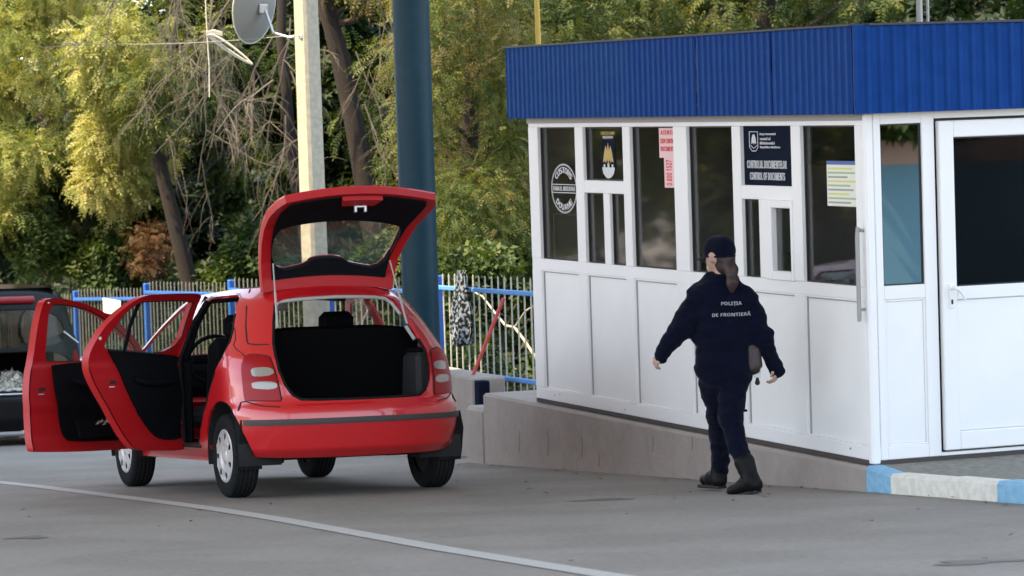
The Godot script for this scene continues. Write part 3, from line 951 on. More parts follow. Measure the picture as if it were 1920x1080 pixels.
func utility_pole() -> void:
	# tapered square concrete pole, turned so that two faces show
	var o := V(0.09, -0.6, -11.3)
	var t := thing("concrete_pole", "pale square concrete utility pole behind the raised tailgate", "pole", Transform3D(Basis(Vector3.UP, deg_to_rad(21.0)), o))
	var s := Sh.new()
	var r0 := 0.128
	var r1 := 0.098
	var H := 8.0
	var base := []
	var top := []
	for e in [[-1, -0.72], [-0.72, -1], [0.72, -1], [1, -0.72], [1, 0.72], [0.72, 1], [-0.72, 1], [-1, 0.72]]:
		base.append(V(e[0] * r0 * 0.8, 0, e[1] * r0 * 0.8)); top.append(V(e[0] * r1 * 0.8, H, e[1] * r1 * 0.8))
	for k in 8:
		var l := (k + 1) % 8
		s.quad(base[k], base[l], top[l], top[k], base[k] + base[l])
		s.flat(top[k], top[l], V(0, H, 0), Vector3.UP)
	put("shaft", s, M.pole_concrete, t)
	# dish, seen from behind and the side
	var d := thing("satellite_dish", "grey satellite dish on a bracket at the concrete pole", "satellite dish")
	var at := Transform3D(Basis(Vector3.UP, deg_to_rad(220.0)) * Basis(Vector3.RIGHT, deg_to_rad(80.0)), V(-0.20, 3.25, -11.77))
	var sh := Sh.new()
	var prof := []
	for k in 9:
		var r := 0.36 * k / 8.0
		prof.append(Vector2(r, r * r * 0.55))
	sh.lathe(prof, 32, at)
	var prof2 := []
	for k in 9:
		var r := 0.36 * (8 - k) / 8.0
		prof2.append(Vector2(r, r * r * 0.55 + 0.004))
	sh.lathe(prof2, 32, at)
	put("reflector", sh, M.dish_grey, d)
	var rim := Sh.new()
	var rp := []
	for k in 33: rp.append(at * V(cos(TAU * k / 32.0) * 0.36, 0.073, sin(TAU * k / 32.0) * 0.36))
	rim.tube(rp, 0.006, 6, false)
	put("rim", rim, M.cable_white, d)
	var br := Sh.new()
	br.box(at * V(0.0, -0.03, 0.02), V(0.09, 0.09, 0.06), 0.01)
	br.tube([at * V(0, -0.05, 0.02), V(-0.14, 3.0, -11.6), V(-0.04, 2.95, -11.45), V(0.06, 2.95, -11.36)], 0.014, 8)
	br.box(V(0.05, 2.95, -11.34), V(0.1, 0.05, 0.24), 0.01)
	put("bracket", br, M.steel, d)
	# coil of white cable hanging from the wire, and the wire itself
	var w := Sh.new()
	var wp := []
	for k in 21:
		var u := k / 20.0
		wp.append(V(lerpf(-1.9, 0.05, u), 2.97 - 0.04 * sin(PI * u), lerpf(-12.7, -11.36, u)))
	w.tube(wp, 0.0035, 6)
	var wt := thing("overhead_wire", "thin wire running level from the concrete pole to the left", "wire")
	put("strand", w, M.dull_steel, wt)
	w = Sh.new()
	w.tube([V(-0.69, 4.6, -11.95), V(-0.68, 3.02, -11.94), V(-0.67, 2.7, -11.94), V(-0.68, 2.42, -11.94)], 0.006, 6)
	var dt := thing("drop_cable", "pale cable hanging straight down beside the cable coil", "cable")
	put("strand", w, M.cable_white, dt)
	var coil := thing("cable_coil", "loose coil of white cable tied to the wire left of the dish", "cable coil")
	w = Sh.new()
	for n in 6:
		var lp := []
		var j := rng.randf_range(-0.02, 0.02)
		var sag := rng.randf_range(0.02, 0.06)
		for k in 25:
			var a := TAU * k / 24.0
			var u := 0.5 - 0.5 * cos(a)
			lp.append(V(-0.66 + u * 0.34 + j, 3.0 - u * (0.27 + j) + sin(a) * sag, -11.93 + u * 0.14 + sin(a * 2.0) * 0.01 + n * 0.008))
		w.tube(lp, 0.0065, 6, false)
	for n in 4:
		w.tube([V(-0.69, 2.99 + n * 0.012, -11.93), V(-0.63, 3.02 + n * 0.008, -11.91), V(-0.55, 2.99 + n * 0.01, -11.88)], 0.008, 6)
	put("loops", w, M.cable_white, coil)

func small_things() -> void:
	# barrier boom leaning on the fence
	var b := thing("red_pole", "thin red pole leaning against the fence beside the booth", "pole")
	var p0 := V(0.52, -0.12, -8.48)
	var p1 := V(0.835, 0.61, -8.41)
	mat("boom_red", lin(0.50, 0.05, 0.05), 0.4)
	var bs := Sh.new()
	bs.tube([p0, p0.lerp(p1, 0.5), p1], 0.016, 10)
	put("shaft", bs, M.boom_red, b)
	# forked dead branch behind the fence pickets
	var tw := Sh.new()
	tw.tube([V(1.4, 0.54, -10.6), V(1.4, 0.51, -10.39), V(1.4, 0.36, -10.06), V(1.4, 0.27, -9.83), V(1.4, 0.265, -9.61), V(1.4, 0.15, -9.36), V(1.4, 0.03, -9.14), V(1.4, -0.15, -8.9)], [0.006, 0.008, 0.010, 0.012, 0.013, 0.013, 0.014, 0.015], 6)
	tw.tube([V(1.4, 0.265, -9.61), V(1.4, 0.42, -9.34), V(1.41, 0.50, -9.10), V(1.42, 0.62, -8.9)], [0.010, 0.009, 0.007, 0.005], 6)
	mat("bleached_wood", lin(0.42, 0.38, 0.31), 0.9)
	var twig := put("dead_branch", tw, M.bleached_wood)
	tag(twig, "forked pale dead branch behind the fence pickets beside the booth", "branch")
	# dark blue box on the wall
	var bx := thing("dark_blue_post", "short dark blue post between the platform and the fence wall", "post")
	piece("body", V(0.40, -0.95, -8.05), V(0.50, -0.05, -7.93), 0.01, M.navy_print, bx)
	# camouflage cloth over the fence
	mat("camo", Color.WHITE, 0.95)
	var im := Image.create(128, 256, false, Image.FORMAT_RGB8)
	var nz := FastNoiseLite.new()
	nz.seed = 5
	nz.frequency = 0.035
	nz.fractal_octaves = 3
	for j in 256:
		for i in 128:
			var k := nz.get_noise_2d(i * 1.6, j)
			im.set_pixel(i, j, Color(0.56, 0.62, 0.70) if k > 0.10 else (Color(0.22, 0.25, 0.29) if k > -0.06 else Color(0.05, 0.055, 0.06)))
	M.camo.uv1_scale = V(1.4, 1.4, 1.0)
	M.camo.albedo_texture = ImageTexture.create_from_image(im)
	var cl := Sh.new()
	var f := func(u: float, v: float) -> Vector3:
		var w := 0.07 + 0.11 * minf(1.0, v * 1.6) - 0.03 * smoothstep(0.85, 1.0, v)
		return V(0.80 - 0.035 * sin(u * 9.0 + v * 3.0) * (0.3 + v) - 0.03 * sin(PI * u), 0.82 - v * 0.66 + 0.02 * sin(u * 7.0) * v, -9.44 + (u - 0.5) * w * 2.0 + 0.12 * (1.0 - v))
	var fbk := func(u: float, v: float) -> Vector3:
		return f.call(u, v) + V(0.02, 0, 0)
	cl.sheet(f, 0.0, 1.0, 24, 0.0, 1.0, 30, -1.0)
	cl.sheet(fbk, 0.0, 1.0, 24, 0.0, 1.0, 30, 1.0)
	var cm := put("camouflage_cloth", cl, M.camo)
	tag(cm, "black and white camouflage cloth hanging over the fence top", "cloth")
	# notice on the fence
	var nt := thing("fence_notice", "small white notice fixed to the fence near the front door of the red car", "sign")
	var q := Sh.new()
	q.span(V(0.845, -0.16, -21.98), V(0.85, 0.02, -21.15), 0.0)
	put("board", q, M.paper, nt)
	q = Sh.new()
	for k in 5: q.span(V(0.843, -0.02 - k * 0.03, -21.93 + 0.04 * (k % 2)), V(0.845, -0.01 - k * 0.03, -21.25 - 0.09 * (k % 3)))
	put("print", q, M.room_grey, nt)

func bank_y(x: float, z: float) -> float:
	var d := maxf(0.0, x - 1.6)
	return -0.19 + 0.058 * clampf(z, -60, 0) + 0.34 + 0.42 * d - 0.0035 * d * d

func leaf_shape(s: Sh, at: Transform3D, l: float, w: float) -> void:
	# a folded pointed leaf: two triangles each side of the rib
	var a := at * V(0, 0, 0)
	var t := at * V(0, -0.06 * l, l)
	var m := at * V(0, -0.02 * l, l * 0.45)
	var p := at * V(w * 0.5, 0.12 * w, l * 0.42)
	var q := at * V(-w * 0.5, 0.12 * w, l * 0.42)
	s.flat(a, p, m, at.basis.y); s.flat(m, p, t, at.basis.y)
	s.flat(a, q, m, at.basis.y); s.flat(m, q, t, at.basis.y)

func frond(leaflets: int, length: float, lw: float, ll: float, droop: float) -> ArrayMesh:
	var s := Sh.new()
	var n := leaflets / 2
	var p := Vector3.ZERO
	var dir := V(0, 0.25, 1).normalized()
	for k in n + 1:
		var u := float(k) / n
		var side := dir.cross(Vector3.UP).normalized()
		var up := side.cross(dir).normalized()
		if k == n:
			leaf_shape(s, Transform3D(Basis(side, up, -dir) if false else Basis(up.cross(dir), up, dir), p), ll, lw)
		else:
			for e in [-1.0, 1.0]:
				if u > 0.05:
					var d: Vector3 = (side * e + dir * 0.55 + up * rng.randf_range(-0.25, 0.1)).normalized()
					var y := (up + V(0, 0, rng.randf_range(-0.2, 0.2))).normalized()
					var x := y.cross(d).normalized()
					leaf_shape(s, Transform3D(Basis(x, d.cross(x), d), p), ll * rng.randf_range(0.8, 1.1), lw)
		p += dir * length / n
		dir = (dir + V(0, -droop / n, 0)).normalized()
	return s.mesh()

func sprig(leaves: int, ll: float, lw: float) -> ArrayMesh:
	# a short twig with broad leaves all round it
	var s := Sh.new()
	for k in leaves:
		var a := TAU * k * 0.381
		var h := 0.16 * k / leaves
		var d := V(cos(a), rng.randf_range(-0.3, 0.5), sin(a)).normalized()
		var y := (Vector3.UP - d * d.y).normalized()
		leaf_shape(s, Transform3D(Basis(y.cross(d), y, d), V(d.x * 0.015, h, d.z * 0.015)), ll * rng.randf_range(0.7, 1.15), lw)
	return s.mesh()

func foliage(called: String, parent: Node3D, mesh: Mesh, m: Material, clumps: Array, tones: Array, sc0: float, sc1: float, droop := 0.3) -> MultiMeshInstance3D:
	# clumps: [centre, radius, how many, tone 0..1]
	var n := 0
	for c in clumps: n += c[2]
	var mm := MultiMesh.new()
	mm.transform_format = MultiMesh.TRANSFORM_3D
	mm.use_colors = true
	mm.mesh = mesh
	mm.instance_count = n
	var i := 0
	for c in clumps:
		var ctr: Vector3 = c[0]
		for k in c[2]:
			var d := V(rng.randfn(), rng.randfn(), rng.randfn()).normalized()
			var r: float = c[1] * pow(rng.randf(), 0.45)
			var p := ctr + d * r * V(1, 0.8, 1)
			var out := (d + V(rng.randf_range(-0.7, 0.7), rng.randf_range(-0.5, 0.5) - droop, rng.randf_range(-0.7, 0.7))).normalized()
			var up := V(rng.randf_range(-0.6, 0.6), 1, rng.randf_range(-0.6, 0.6)).normalized()
			var x := up.cross(out)
			if x.length() < 0.05: x = Vector3.RIGHT
			x = x.normalized()
			var s := rng.randf_range(sc0, sc1)
			mm.set_instance_transform(i, Transform3D(Basis(x * s, out.cross(x) * s, out * s), p))
			var t := clampf(c[3] + rng.randfn() * 0.16, 0.0, 1.0) * (tones.size() - 1)
			var j := mini(int(t), tones.size() - 2)
			var col: Color = tones[j].lerp(tones[j + 1], t - j)
			var b := rng.randf_range(0.8, 1.2)
			mm.set_instance_color(i, Color(col.r * b, col.g * b, col.b * b))
			i += 1
	var o := MultiMeshInstance3D.new()
	o.multimesh = mm
	o.material_override = m
	if parent == self:
		o.name = numbered(called)
		add_child(o)
	else:
		o.name = called
		parent.add_child(o, true)
	o.set_meta("kind", "stuff")
	return o

func blobs(ctr: Vector3, rad: Vector3, count: int, r0: float, r1: float, per: int, tone: float, spread := 0.2, shell := 0.55) -> Array:
	var out := []
	for k in count:
		var d := V(rng.randfn(), rng.randfn(), rng.randfn()).normalized()
		var p := ctr + d * rad * lerpf(shell, 1.0, rng.randf())
		out.append([p, rng.randf_range(r0, r1), int(per * rng.randf_range(0.7, 1.3)), clampf(tone + rng.randf_range(-spread, spread), 0, 1)])
	return out

func wander(a: Vector3, b: Vector3, bend: float, n: int) -> Array:
	var out := []
	var ph := rng.randf() * TAU
	var side := (b - a).cross(V(0.3, 0.2, 1)).normalized()
	var other := (b - a).cross(side).normalized()
	for k in n + 1:
		var u := float(k) / n
		out.append(a.lerp(b, u) + side * sin(u * 4.0 + ph) * bend * sin(PI * u) + other * cos(u * 5.0 + ph) * bend * 0.6 * sin(PI * u) + V(rng.randfn(), rng.randfn(), rng.randfn()) * bend * 0.08)
	return out

func taper(r0: float, r1: float, n: int) -> Array:
	var o := []
	for k in n + 1: o.append(lerpf(r0, r1, float(k) / n) * rng.randf_range(0.94, 1.06))
	return o

func limbs(t: Node3D, from_: Array, clumps: Array, r: float, bark: Material, most := 14) -> void:
	# a limb from the trunk to each of the larger clumps
	var s := Sh.new()
	var k := 0
	for c in clumps:
		k += 1
		if k > most: break
		var best: Vector3 = from_[from_.size() - 1]
		for p in from_:
			if absf(p.y - c[0].y + 0.6) < absf(best.y - c[0].y + 0.6): best = p
		var pts := wander(best, c[0], 0.12, 7)
		s.tube(pts, taper(r, r * 0.2, 7), 6)
		for e in 3:
			var q: Vector3 = pts[4 + e]
			s.tube(wander(q, q + V(rng.randfn(), rng.randfn() * 0.7, rng.randfn()) * c[1] * 0.8, 0.04, 4), taper(r * 0.25, r * 0.08, 4), 5)
	put("limbs", s, bark, t)

func bare_branch(s: Sh, a: Vector3, dir: Vector3, len_: float, r: float, level: int) -> void:
	var n := 7
	var pts := [a]
	var d := dir.normalized()
	var p := a
	for k in n:
		d = (d + V(rng.randfn(), rng.randfn(), rng.randfn()) * 0.16 + V(0, -0.10, 0)).normalized()
		p += d * len_ / n
		pts.append(p)
	s.tube(pts, taper(r, r * 0.35, n), 5 if level == 0 else 4, false)
	if level < 2:
		var kids: int = [7, 5][level]
		for k in kids:
			var q: Vector3 = pts[rng.randi_range(1, n - 1)]
			var e := (d + V(rng.randfn(), rng.randfn() - 0.3, rng.randfn()) * 0.75).normalized()
			bare_branch(s, q, e, len_ * rng.randf_range(0.35, 0.6), r * 0.55, level + 1)

func vegetation() -> void:
	var leaf := mat("leaf", Color.WHITE, 0.55)
	leaf.vertex_color_use_as_albedo = true
	leaf.metallic_specular = 0.35
	leaf.backlight_enabled = true
	leaf.backlight = Color(0.8, 0.8, 0.5)
	var bark := mottled("bark", lin(0.045, 0.030, 0.022), lin(0.095, 0.066, 0.048), 0.95, 0.5, 71, 0.05, 1.2)
	var bark2 := mottled("dark_bark", lin(0.018, 0.012, 0.009), lin(0.036, 0.025, 0.019), 0.95, 0.6, 72, 0.05, 1.2)
	var dry := mottled("dry_twig", lin(0.10, 0.08, 0.062), lin(0.19, 0.158, 0.125), 0.95, 0.4, 73, 0.05)
	var fr := frond(12, 0.26, 0.024, 0.075, 0.9)
	var fr2 := frond(12, 0.24, 0.020, 0.060, 0.7)
	var br := sprig(8, 0.085, 0.05)
	var big := sprig(12, 0.16, 0.075)
	# linear leaf colours
	var yg := [Color(0.065, 0.105, 0.020), Color(0.17, 0.21, 0.042), Color(0.31, 0.32, 0.085), Color(0.45, 0.41, 0.15)]
	var og := [Color(0.026, 0.052, 0.010), Color(0.072, 0.105, 0.020), Color(0.16, 0.17, 0.04), Color(0.26, 0.20, 0.08)]
	var dg := [Color(0.014, 0.030, 0.008), Color(0.034, 0.064, 0.014), Color(0.07, 0.11, 0.025), Color(0.15, 0.17, 0.05)]
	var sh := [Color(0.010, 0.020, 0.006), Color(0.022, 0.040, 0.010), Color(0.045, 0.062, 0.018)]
	var rd := [Color(0.06, 0.05, 0.02), Color(0.12, 0.055, 0.025), Color(0.16, 0.075, 0.04), Color(0.16, 0.13, 0.06)]

	# 1 the bright tree on the left
	var t := thing("leafy_tree", "big yellow green feathery tree lit by the sun at the left, behind the fence", "tree")
	var c := blobs(V(1.1, 2.5, -26.4), V(1.9, 2.0, 1.7), 64, 0.35, 0.6, 125, 0.62, 0.25)
	c.append_array(blobs(V(1.75, 1.7, -23.9), V(0.62, 0.8, 0.45), 22, 0.22, 0.36, 110, 0.8, 0.15))
	c.append_array(blobs(V(1.5, 2.9, -23.3), V(0.6, 0.9, 0.4), 18, 0.22, 0.38, 110, 0.7, 0.15))
	c.append_array(blobs(V(0.6, 1.5, -25.0), V(0.8, 0.7, 0.4), 16, 0.25, 0.4, 75, 0.6, 0.2))
	c.append_array(blobs(V(2.0, 3.4, -25.5), V(1.3, 0.9, 0.9), 18, 0.3, 0.5, 85, 0.7, 0.2))
	c.append_array(blobs(V(0.8, 4.4, -25.6), V(2.2, 0.8, 1.4), 22, 0.3, 0.6, 85, 0.72, 0.2))
	var tr := wander(V(1.9, bank_y(1.9, -27.0) - 0.2, -27.0), V(1.4, 3.6, -26.6), 0.2, 10)
	var s := Sh.new()
	s.tube(tr, taper(0.17, 0.09, 10), 10)
	put("trunk", s, bark2, t)
	limbs(t, tr, c, 0.045, bark, 16)
	foliage("crown", t, fr, leaf, c, yg, 0.6, 0.98, 0.5)

	# 2 green broad-leaved shrubs at its foot
	var sh1 := [[V(0.9, 0.55, -25.0), V(0.75, 0.42, 0.5), "green broad leaved shrub under the yellow tree, beside the dark car's roof"], [V(1.75, 0.35, -24.2), V(0.55, 0.45, 0.45), "green shrub behind the fence notice, right of the dark car"], [V(1.2, 1.3, -25.2), V(0.9, 0.5, 0.4), "dark green creeper hanging in the lower part of the yellow tree"], [V(2.7, 0.15, -22.0), V(0.6, 0.4, 0.4), "low dark shrub behind the fence above the red car's rear door"], [V(2.5, 0.5, -15.5), V(0.5, 0.5, 0.5), "green shrub behind the fence right of the blue column"], [V(2.3, 0.25, -12.6), V(0.5, 0.55, 0.4), "dark green shrub behind the fence beside the booth's far corner"]]
	for q in sh1:
		t = thing("green_shrub", q[2], "shrub", Transform3D.IDENTITY, "shrubs along the fence")
		c = blobs(q[0], q[1], 18, 0.2, 0.36, 60, 0.45, 0.3, 0.3)
		s = Sh.new()
		for k in 5:
			var b := V(q[0].x + rng.randf_range(-0.2, 0.2), bank_y(q[0].x, q[0].z) - 0.1, q[0].z + rng.randf_range(-0.2, 0.2))
			s.tube(wander(b, c[k][0], 0.06, 5), taper(0.02, 0.006, 5), 5)
		put("stems", s, bark, t)
		foliage("leaves", t, br, leaf, c, dg, 0.8, 1.3, 0.1)
	t = thing("reddish_shrub", "dry reddish brown shrub among the green ones behind the fence", "shrub")
	c = blobs(V(1.75, 0.55, -23.0), V(0.28, 0.36, 0.25), 11, 0.12, 0.22, 34, 0.55, 0.3, 0.2)
	s = Sh.new()
	for k in 6:
		s.tube(wander(V(1.75, bank_y(1.75, -23.0) - 0.1, -23.0), c[k][0], 0.05, 5), taper(0.014, 0.004, 5), 5)
	put("stems", s, bark, t)
	foliage("leaves", t, fr2, leaf, c, rd, 0.5, 0.8, 0.2)

	# 3 slanting dark trunk, with thin greenery
	t = thing("slanting_tree", "tree with a slanting dark brown trunk and sparse leaves left of the tailgate", "tree")
	tr = wander(V(2.2, bank_y(2.2, -22.2) - 0.3, -22.2), V(1.75, 2.0, -22.6), 0.05, 8)
	tr.append_array(wander(V(1.73, 2.05, -22.62), V(2.1, 3.4, -24.4), 0.1, 6))
	s = Sh.new()
	s.tube(tr, taper(0.125, 0.045, tr.size() - 1), 12)
	put("trunk", s, bark2, t)
	c = blobs(V(3.1, 2.3, -23.2), V(0.9, 1.2, 0.6), 16, 0.2, 0.36, 30, 0.15, 0.2)
	c.append_array(blobs(V(2.0, 4.3, -22.0), V(1.1, 0.6, 0.9), 14, 0.25, 0.42, 50, 0.5, 0.2))
	c.append_array(blobs(V(1.75, 2.6, -22.2), V(0.45, 0.6, 0.3), 10, 0.2, 0.32, 55, 0.45, 0.2))
	limbs(t, tr, c, 0.014, bark2, 14)
	foliage("crown", t, fr, leaf, c, og, 0.7, 1.1, 0.4)

	# 4 the pair of stout trunks between the pole and the blue column
	t = thing("twin_trunk_tree", "tree with stout brown trunks leaning between the concrete pole and blue column", "tree")
	var tA := wander(V(3.45, bank_y(3.4, -18.4) - 0.3, -18.4), V(2.75, 3.9, -19.0), 0.06, 12)
	var tB := wander(V(2.62, bank_y(2.6, -18.9) - 0.3, -18.9), V(2.30, 2.6, -18.9), 0.05, 8)
	tB.append_array(wander(V(2.30, 2.65, -18.9), V(2.2, 4.8, -19.2), 0.08, 5))
	s = Sh.new()
	s.tube(tA, taper(0.15, 0.10, 12), 12)
	put("trunk", s, bark2, t)
	s = Sh.new()
	s.tube(tB, taper(0.085, 0.05, tB.size() - 1), 12)
	put("trunk", s, bark2, t)
	c = blobs(V(3.7, 4.1, -18.6), V(1.0, 0.5, 0.8), 18, 0.22, 0.4, 60, 0.7, 0.25)
	c.append_array(blobs(V(3.9, 2.2, -19.9), V(0.7, 1.0, 0.5), 12, 0.2, 0.34, 30, 0.15, 0.2))
	limbs(t, tA, c, 0.04, bark, 14)
	foliage("crown", t, fr2, leaf, c, og, 0.75, 1.1, 0.4)
	# dead hanging branches
	var hang := [[V(1.2, 3.9, -19.6), V(0.25, -1, 0.1), 1.5], [V(1.35, 4.1, -19.5), V(-0.35, -1, 0), 1.7], [V(1.6, 3.8, -19.4), V(0.1, -1, 0.1), 1.6], [V(2.05, 3.1, -18.5), V(-0.55, -0.8, 0), 1.5], [V(2.2, 3.3, -18.3), V(-0.2, -1, 0.1), 1.7], [V(2.0, 2.6, -18.4), V(-0.9, -0.5, 0.1), 1.3], [V(2.15, 2.7, -18.2), V(0.1, -1, 0), 1.5], [V(3.2, 3.6, -18.2), V(0.1, -1, 0.2), 1.8], [V(2.9, 2.9, -18.1), V(0.25, -1, 0.1), 1.6], [V(3.3, 3.3, -18.0), V(-0.1, -1, 0.2), 1.5], [V(0.9, 4.2, -19.9), V(-0.5, -0.9, 0), 1.6], [V(1.8, 3.2, -18.9), V(-0.3, -1, 0.0), 1.8], [V(1.5, 3.6, -19.0), V(-0.15, -1, 0.1), 2.2], [V(1.9, 3.9, -18.8), V(-0.5, -1, 0.1), 2.0], [V(2.1, 2.2, -18.3), V(-0.35, -1, 0.1), 1.3], [V(3.4, 3.9, -18.1), V(-0.2, -1, 0.1), 2.1], [V(2.95, 2.3, -18.0), V(0.3, -1, 0.1), 1.5], [V(1.1, 3.2, -19.5), V(0.3, -1, 0.1), 1.4]]
	for h in hang:
		s = Sh.new()
		bare_branch(s, h[0], h[1], h[2], 0.011, 0)
		put("bare_branch", s, dry, t)

	# 5 feathery tree right of the column
	t = thing("feathery_tree", "dense olive and yellow tree between the blue column and the booth", "tree")
	c = blobs(V(3.7, 2.5, -16.6), V(1.15, 2.3, 1.1), 70, 0.26, 0.46, 90, 0.55, 0.35)
	c.append_array(blobs(V(3.3, 2.4, -15.4), V(0.75, 2.0, 0.35), 34, 0.2, 0.34, 80, 0.6, 0.35))
	c.append_array(blobs(V(3.0, 0.9, -14.9), V(0.7, 0.7, 0.6), 18, 0.22, 0.36, 75, 0.45, 0.4))
	tr = wander(V(4.0, bank_y(4.0, -17.0) - 0.3, -17.0), V(3.8, 3.9, -16.8), 0.12, 8)
	s = Sh.new()
	s.tube(tr, taper(0.14, 0.06, 8), 10)
	put("trunk", s, bark2, t)
	limbs(t, tr, c, 0.035, bark, 16)
	foliage("crown", t, fr2, leaf, c, og, 0.55, 0.9, 0.6)

	# 6 trees above the booth roof
	var over := [[V(7.0, 3.3, -22.3), V(1.9, 1.8, 1.4), "olive tree above the far half of the booth roof", og, 0.5], [V(9.8, 3.3, -22.0), V(1.8, 1.8, 1.4), "brownish green tree above the middle of the booth roof", og, 0.42], [V(12.4, 3.2, -23.2), V(1.9, 1.9, 1.4), "very dark tree above the near end of the booth roof, left of the grey pole", dg, 0.2], [V(15.2, 3.2, -22.4), V(2.0, 2.0, 1.4), "very dark tree behind the grey pole at the right edge", dg, 0.12], [V(5.6, 2.9, -20.0), V(1.2, 1.9, 1.0), "green and brown tree behind the yellow pole", og, 0.45]]  # the two very dark trees have shade put into their leaf tones
	for q in over:
		t = thing("bank_tree", q[2], "tree", Transform3D.IDENTITY, "trees on the bank behind the booth")
		c = blobs(q[0], q[1], 46, 0.35, 0.6, 70, q[4], 0.25)
		tr = wander(V(q[0].x, bank_y(q[0].x, q[0].z) - 0.3, q[0].z), q[0] + V(0.2, 1.2, 0), 0.15, 8)
		s = Sh.new()
		s.tube(tr, taper(0.16, 0.07, 8), 10)
		put("trunk", s, bark2, t)
		limbs(t, tr, c, 0.04, bark, 12)
		foliage("crown", t, fr, leaf, c, q[3], 0.8, 1.3, 0.4)
	# 7 the dense wood behind them all
	c = []
	for k in 560:
		var u := rng.randf()
		var p := V(lerpf(0.0, 24.0, u), 0, lerpf(-46.0, -33.0, u)) + V(rng.randf_range(-2.0, 2.0), 0, rng.randf_range(-2.5, 2.5))
		p.y = bank_y(p.x, p.z) + rng.randf() * 8.5
		c.append([p, rng.randf_range(0.6, 1.1), 36, rng.randf_range(0.0, 0.6)])
	for k in 260:
		var q := V(rng.randf_range(-45.0, 1.0), 0, rng.randf_range(-74.0, -58.0))
		q.y = gy(q.x, -50.0) + rng.randf() * 9.0 - 1.0
		c.append([q, rng.randf_range(0.9, 1.6), 40, rng.randf_range(0.2, 0.9)])
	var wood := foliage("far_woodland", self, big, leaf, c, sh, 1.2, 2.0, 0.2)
	tag(wood, "dense dark woodland closing the view behind the trees", "woodland")
	# ground cover over the shaded bank
	c = []
	for k in 900:
		var x := 1.9 + 20.0 * pow(rng.randf(), 1.6)
		var z := rng.randf_range(-38.0, -11.0)
		c.append([V(x, bank_y(x, z) + rng.randf_range(0.0, 0.35), z), rng.randf_range(0.35, 0.6), 30, rng.randf_range(0.0, 0.45)])
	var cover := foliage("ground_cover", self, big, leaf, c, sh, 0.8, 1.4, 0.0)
	tag(cover, "dark leafy ground cover on the shaded bank under the trees", "ground cover")
	# 8 weeds and low growth along the fence
	c = []
	for k in 90:
		var z := rng.randf_range(-29.0, -8.5)
		var x := rng.randf_range(1.1, 2.6)
		c.append([V(x, bank_y(x, z) + rng.randf_range(0.05, 0.5), z), rng.randf_range(0.14, 0.32), 26, rng.randf_range(0.2, 0.8)])
	var weeds := foliage("undergrowth", self, br, leaf, c, dg, 0.6, 1.1, -0.2)
	tag(weeds, "tangled weeds growing along the foot of the fence", "weeds")
	# small tree over the painted wall
	t = thing("young_tree", "young leafy tree over the painted wall, mirrored at the top of the narrow side window", "tree")
	tr = wander(V(5.2, 0.3, 11.4), V(5.4, 3.0, 11.2), 0.05, 6)
	s = Sh.new()
	s.tube(tr, taper(0.05, 0.02, 6), 8)
	put("trunk", s, bark, t)
	c = blobs(V(5.7, 2.12, 9.95), V(0.9, 0.25, 0.35), 14, 0.16, 0.26, 30, 0.4, 0.3, 0.3)
	foliage("crown", t, big, leaf, c, dg, 0.8, 1.2, 0.3)
	# dark evergreen thicket filling the gap behind the trunks
	t = thing("dark_thicket", "dark green thicket behind the bare branches between the yellow tree and the blue column", "thicket")
	c = blobs(V(4.6, 1.8, -24.6), V(1.5, 2.6, 0.7), 44, 0.35, 0.6, 55, 0.35, 0.3, 0.2)
	c.append_array(blobs(V(3.7, 0.8, -30.0), V(1.2, 1.2, 0.6), 26, 0.35, 0.6, 55, 0.35, 0.3, 0.2))
	c.append_array(blobs(V(4.6, 3.9, -26.8), V(1.7, 1.0, 0.6), 30, 0.35, 0.6, 55, 0.35, 0.3, 0.2))
	c.append_array(blobs(V(5.4, 1.8, -21.5), V(1.0, 2.6, 0.7), 30, 0.35, 0.6, 55, 0.35, 0.3, 0.2))
	s = Sh.new()
	for k in 8:
		s.tube(wander(V(c[k][0].x, bank_y(c[k][0].x, c[k][0].z) - 0.1, c[k][0].z), c[k][0], 0.08, 5), taper(0.03, 0.01, 5), 5)
	put("stems", s, bark2, t)
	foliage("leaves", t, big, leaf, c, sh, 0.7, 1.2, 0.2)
	# a few fallen leaves blown against the platform and the kerb
	var fl := Sh.new()
	for k in 80:
		var z := rng.randf_range(-7.5, 6.0)
		var x := -0.07 - 1.6 * pow(rng.randf(), 3.0) if k < 62 else rng.randf_range(-5.0, -0.3)
		var at := Transform3D(Basis(Vector3.UP, rng.randf() * TAU) * Basis(Vector3.RIGHT, rng.randf_range(-0.25, 0.25)), V(x, gy(x, z) + 0.008, z))
		leaf_shape(fl, at, rng.randf_range(0.03, 0.065), rng.randf_range(0.015, 0.03))
	mat("dry_leaf", lin(0.11, 0.075, 0.03), 0.9)
	var lit := put("fallen_leaves", fl, M.dry_leaf)
	lit.set_meta("kind", "stuff")
	tag(lit, "dry fallen leaves scattered on the road along the platform and the kerb", "leaves")
	# 9 the tree row on the other side of the lanes, out of view to the left: near four added to shade the lane; the row shows in the panes
	var row := [[-7.8, -13.2, 0.40], [-7.7, -15.4, 0.40], [-8.6, -18.2, 0.5], [-9.2, -21.2, 0.55], [-13.5, -27.0, 1.0], [-14.5, -32.0, 1.0], [-14.0, -37.5, 1.0], [-15.0, -43.0, 1.0]]
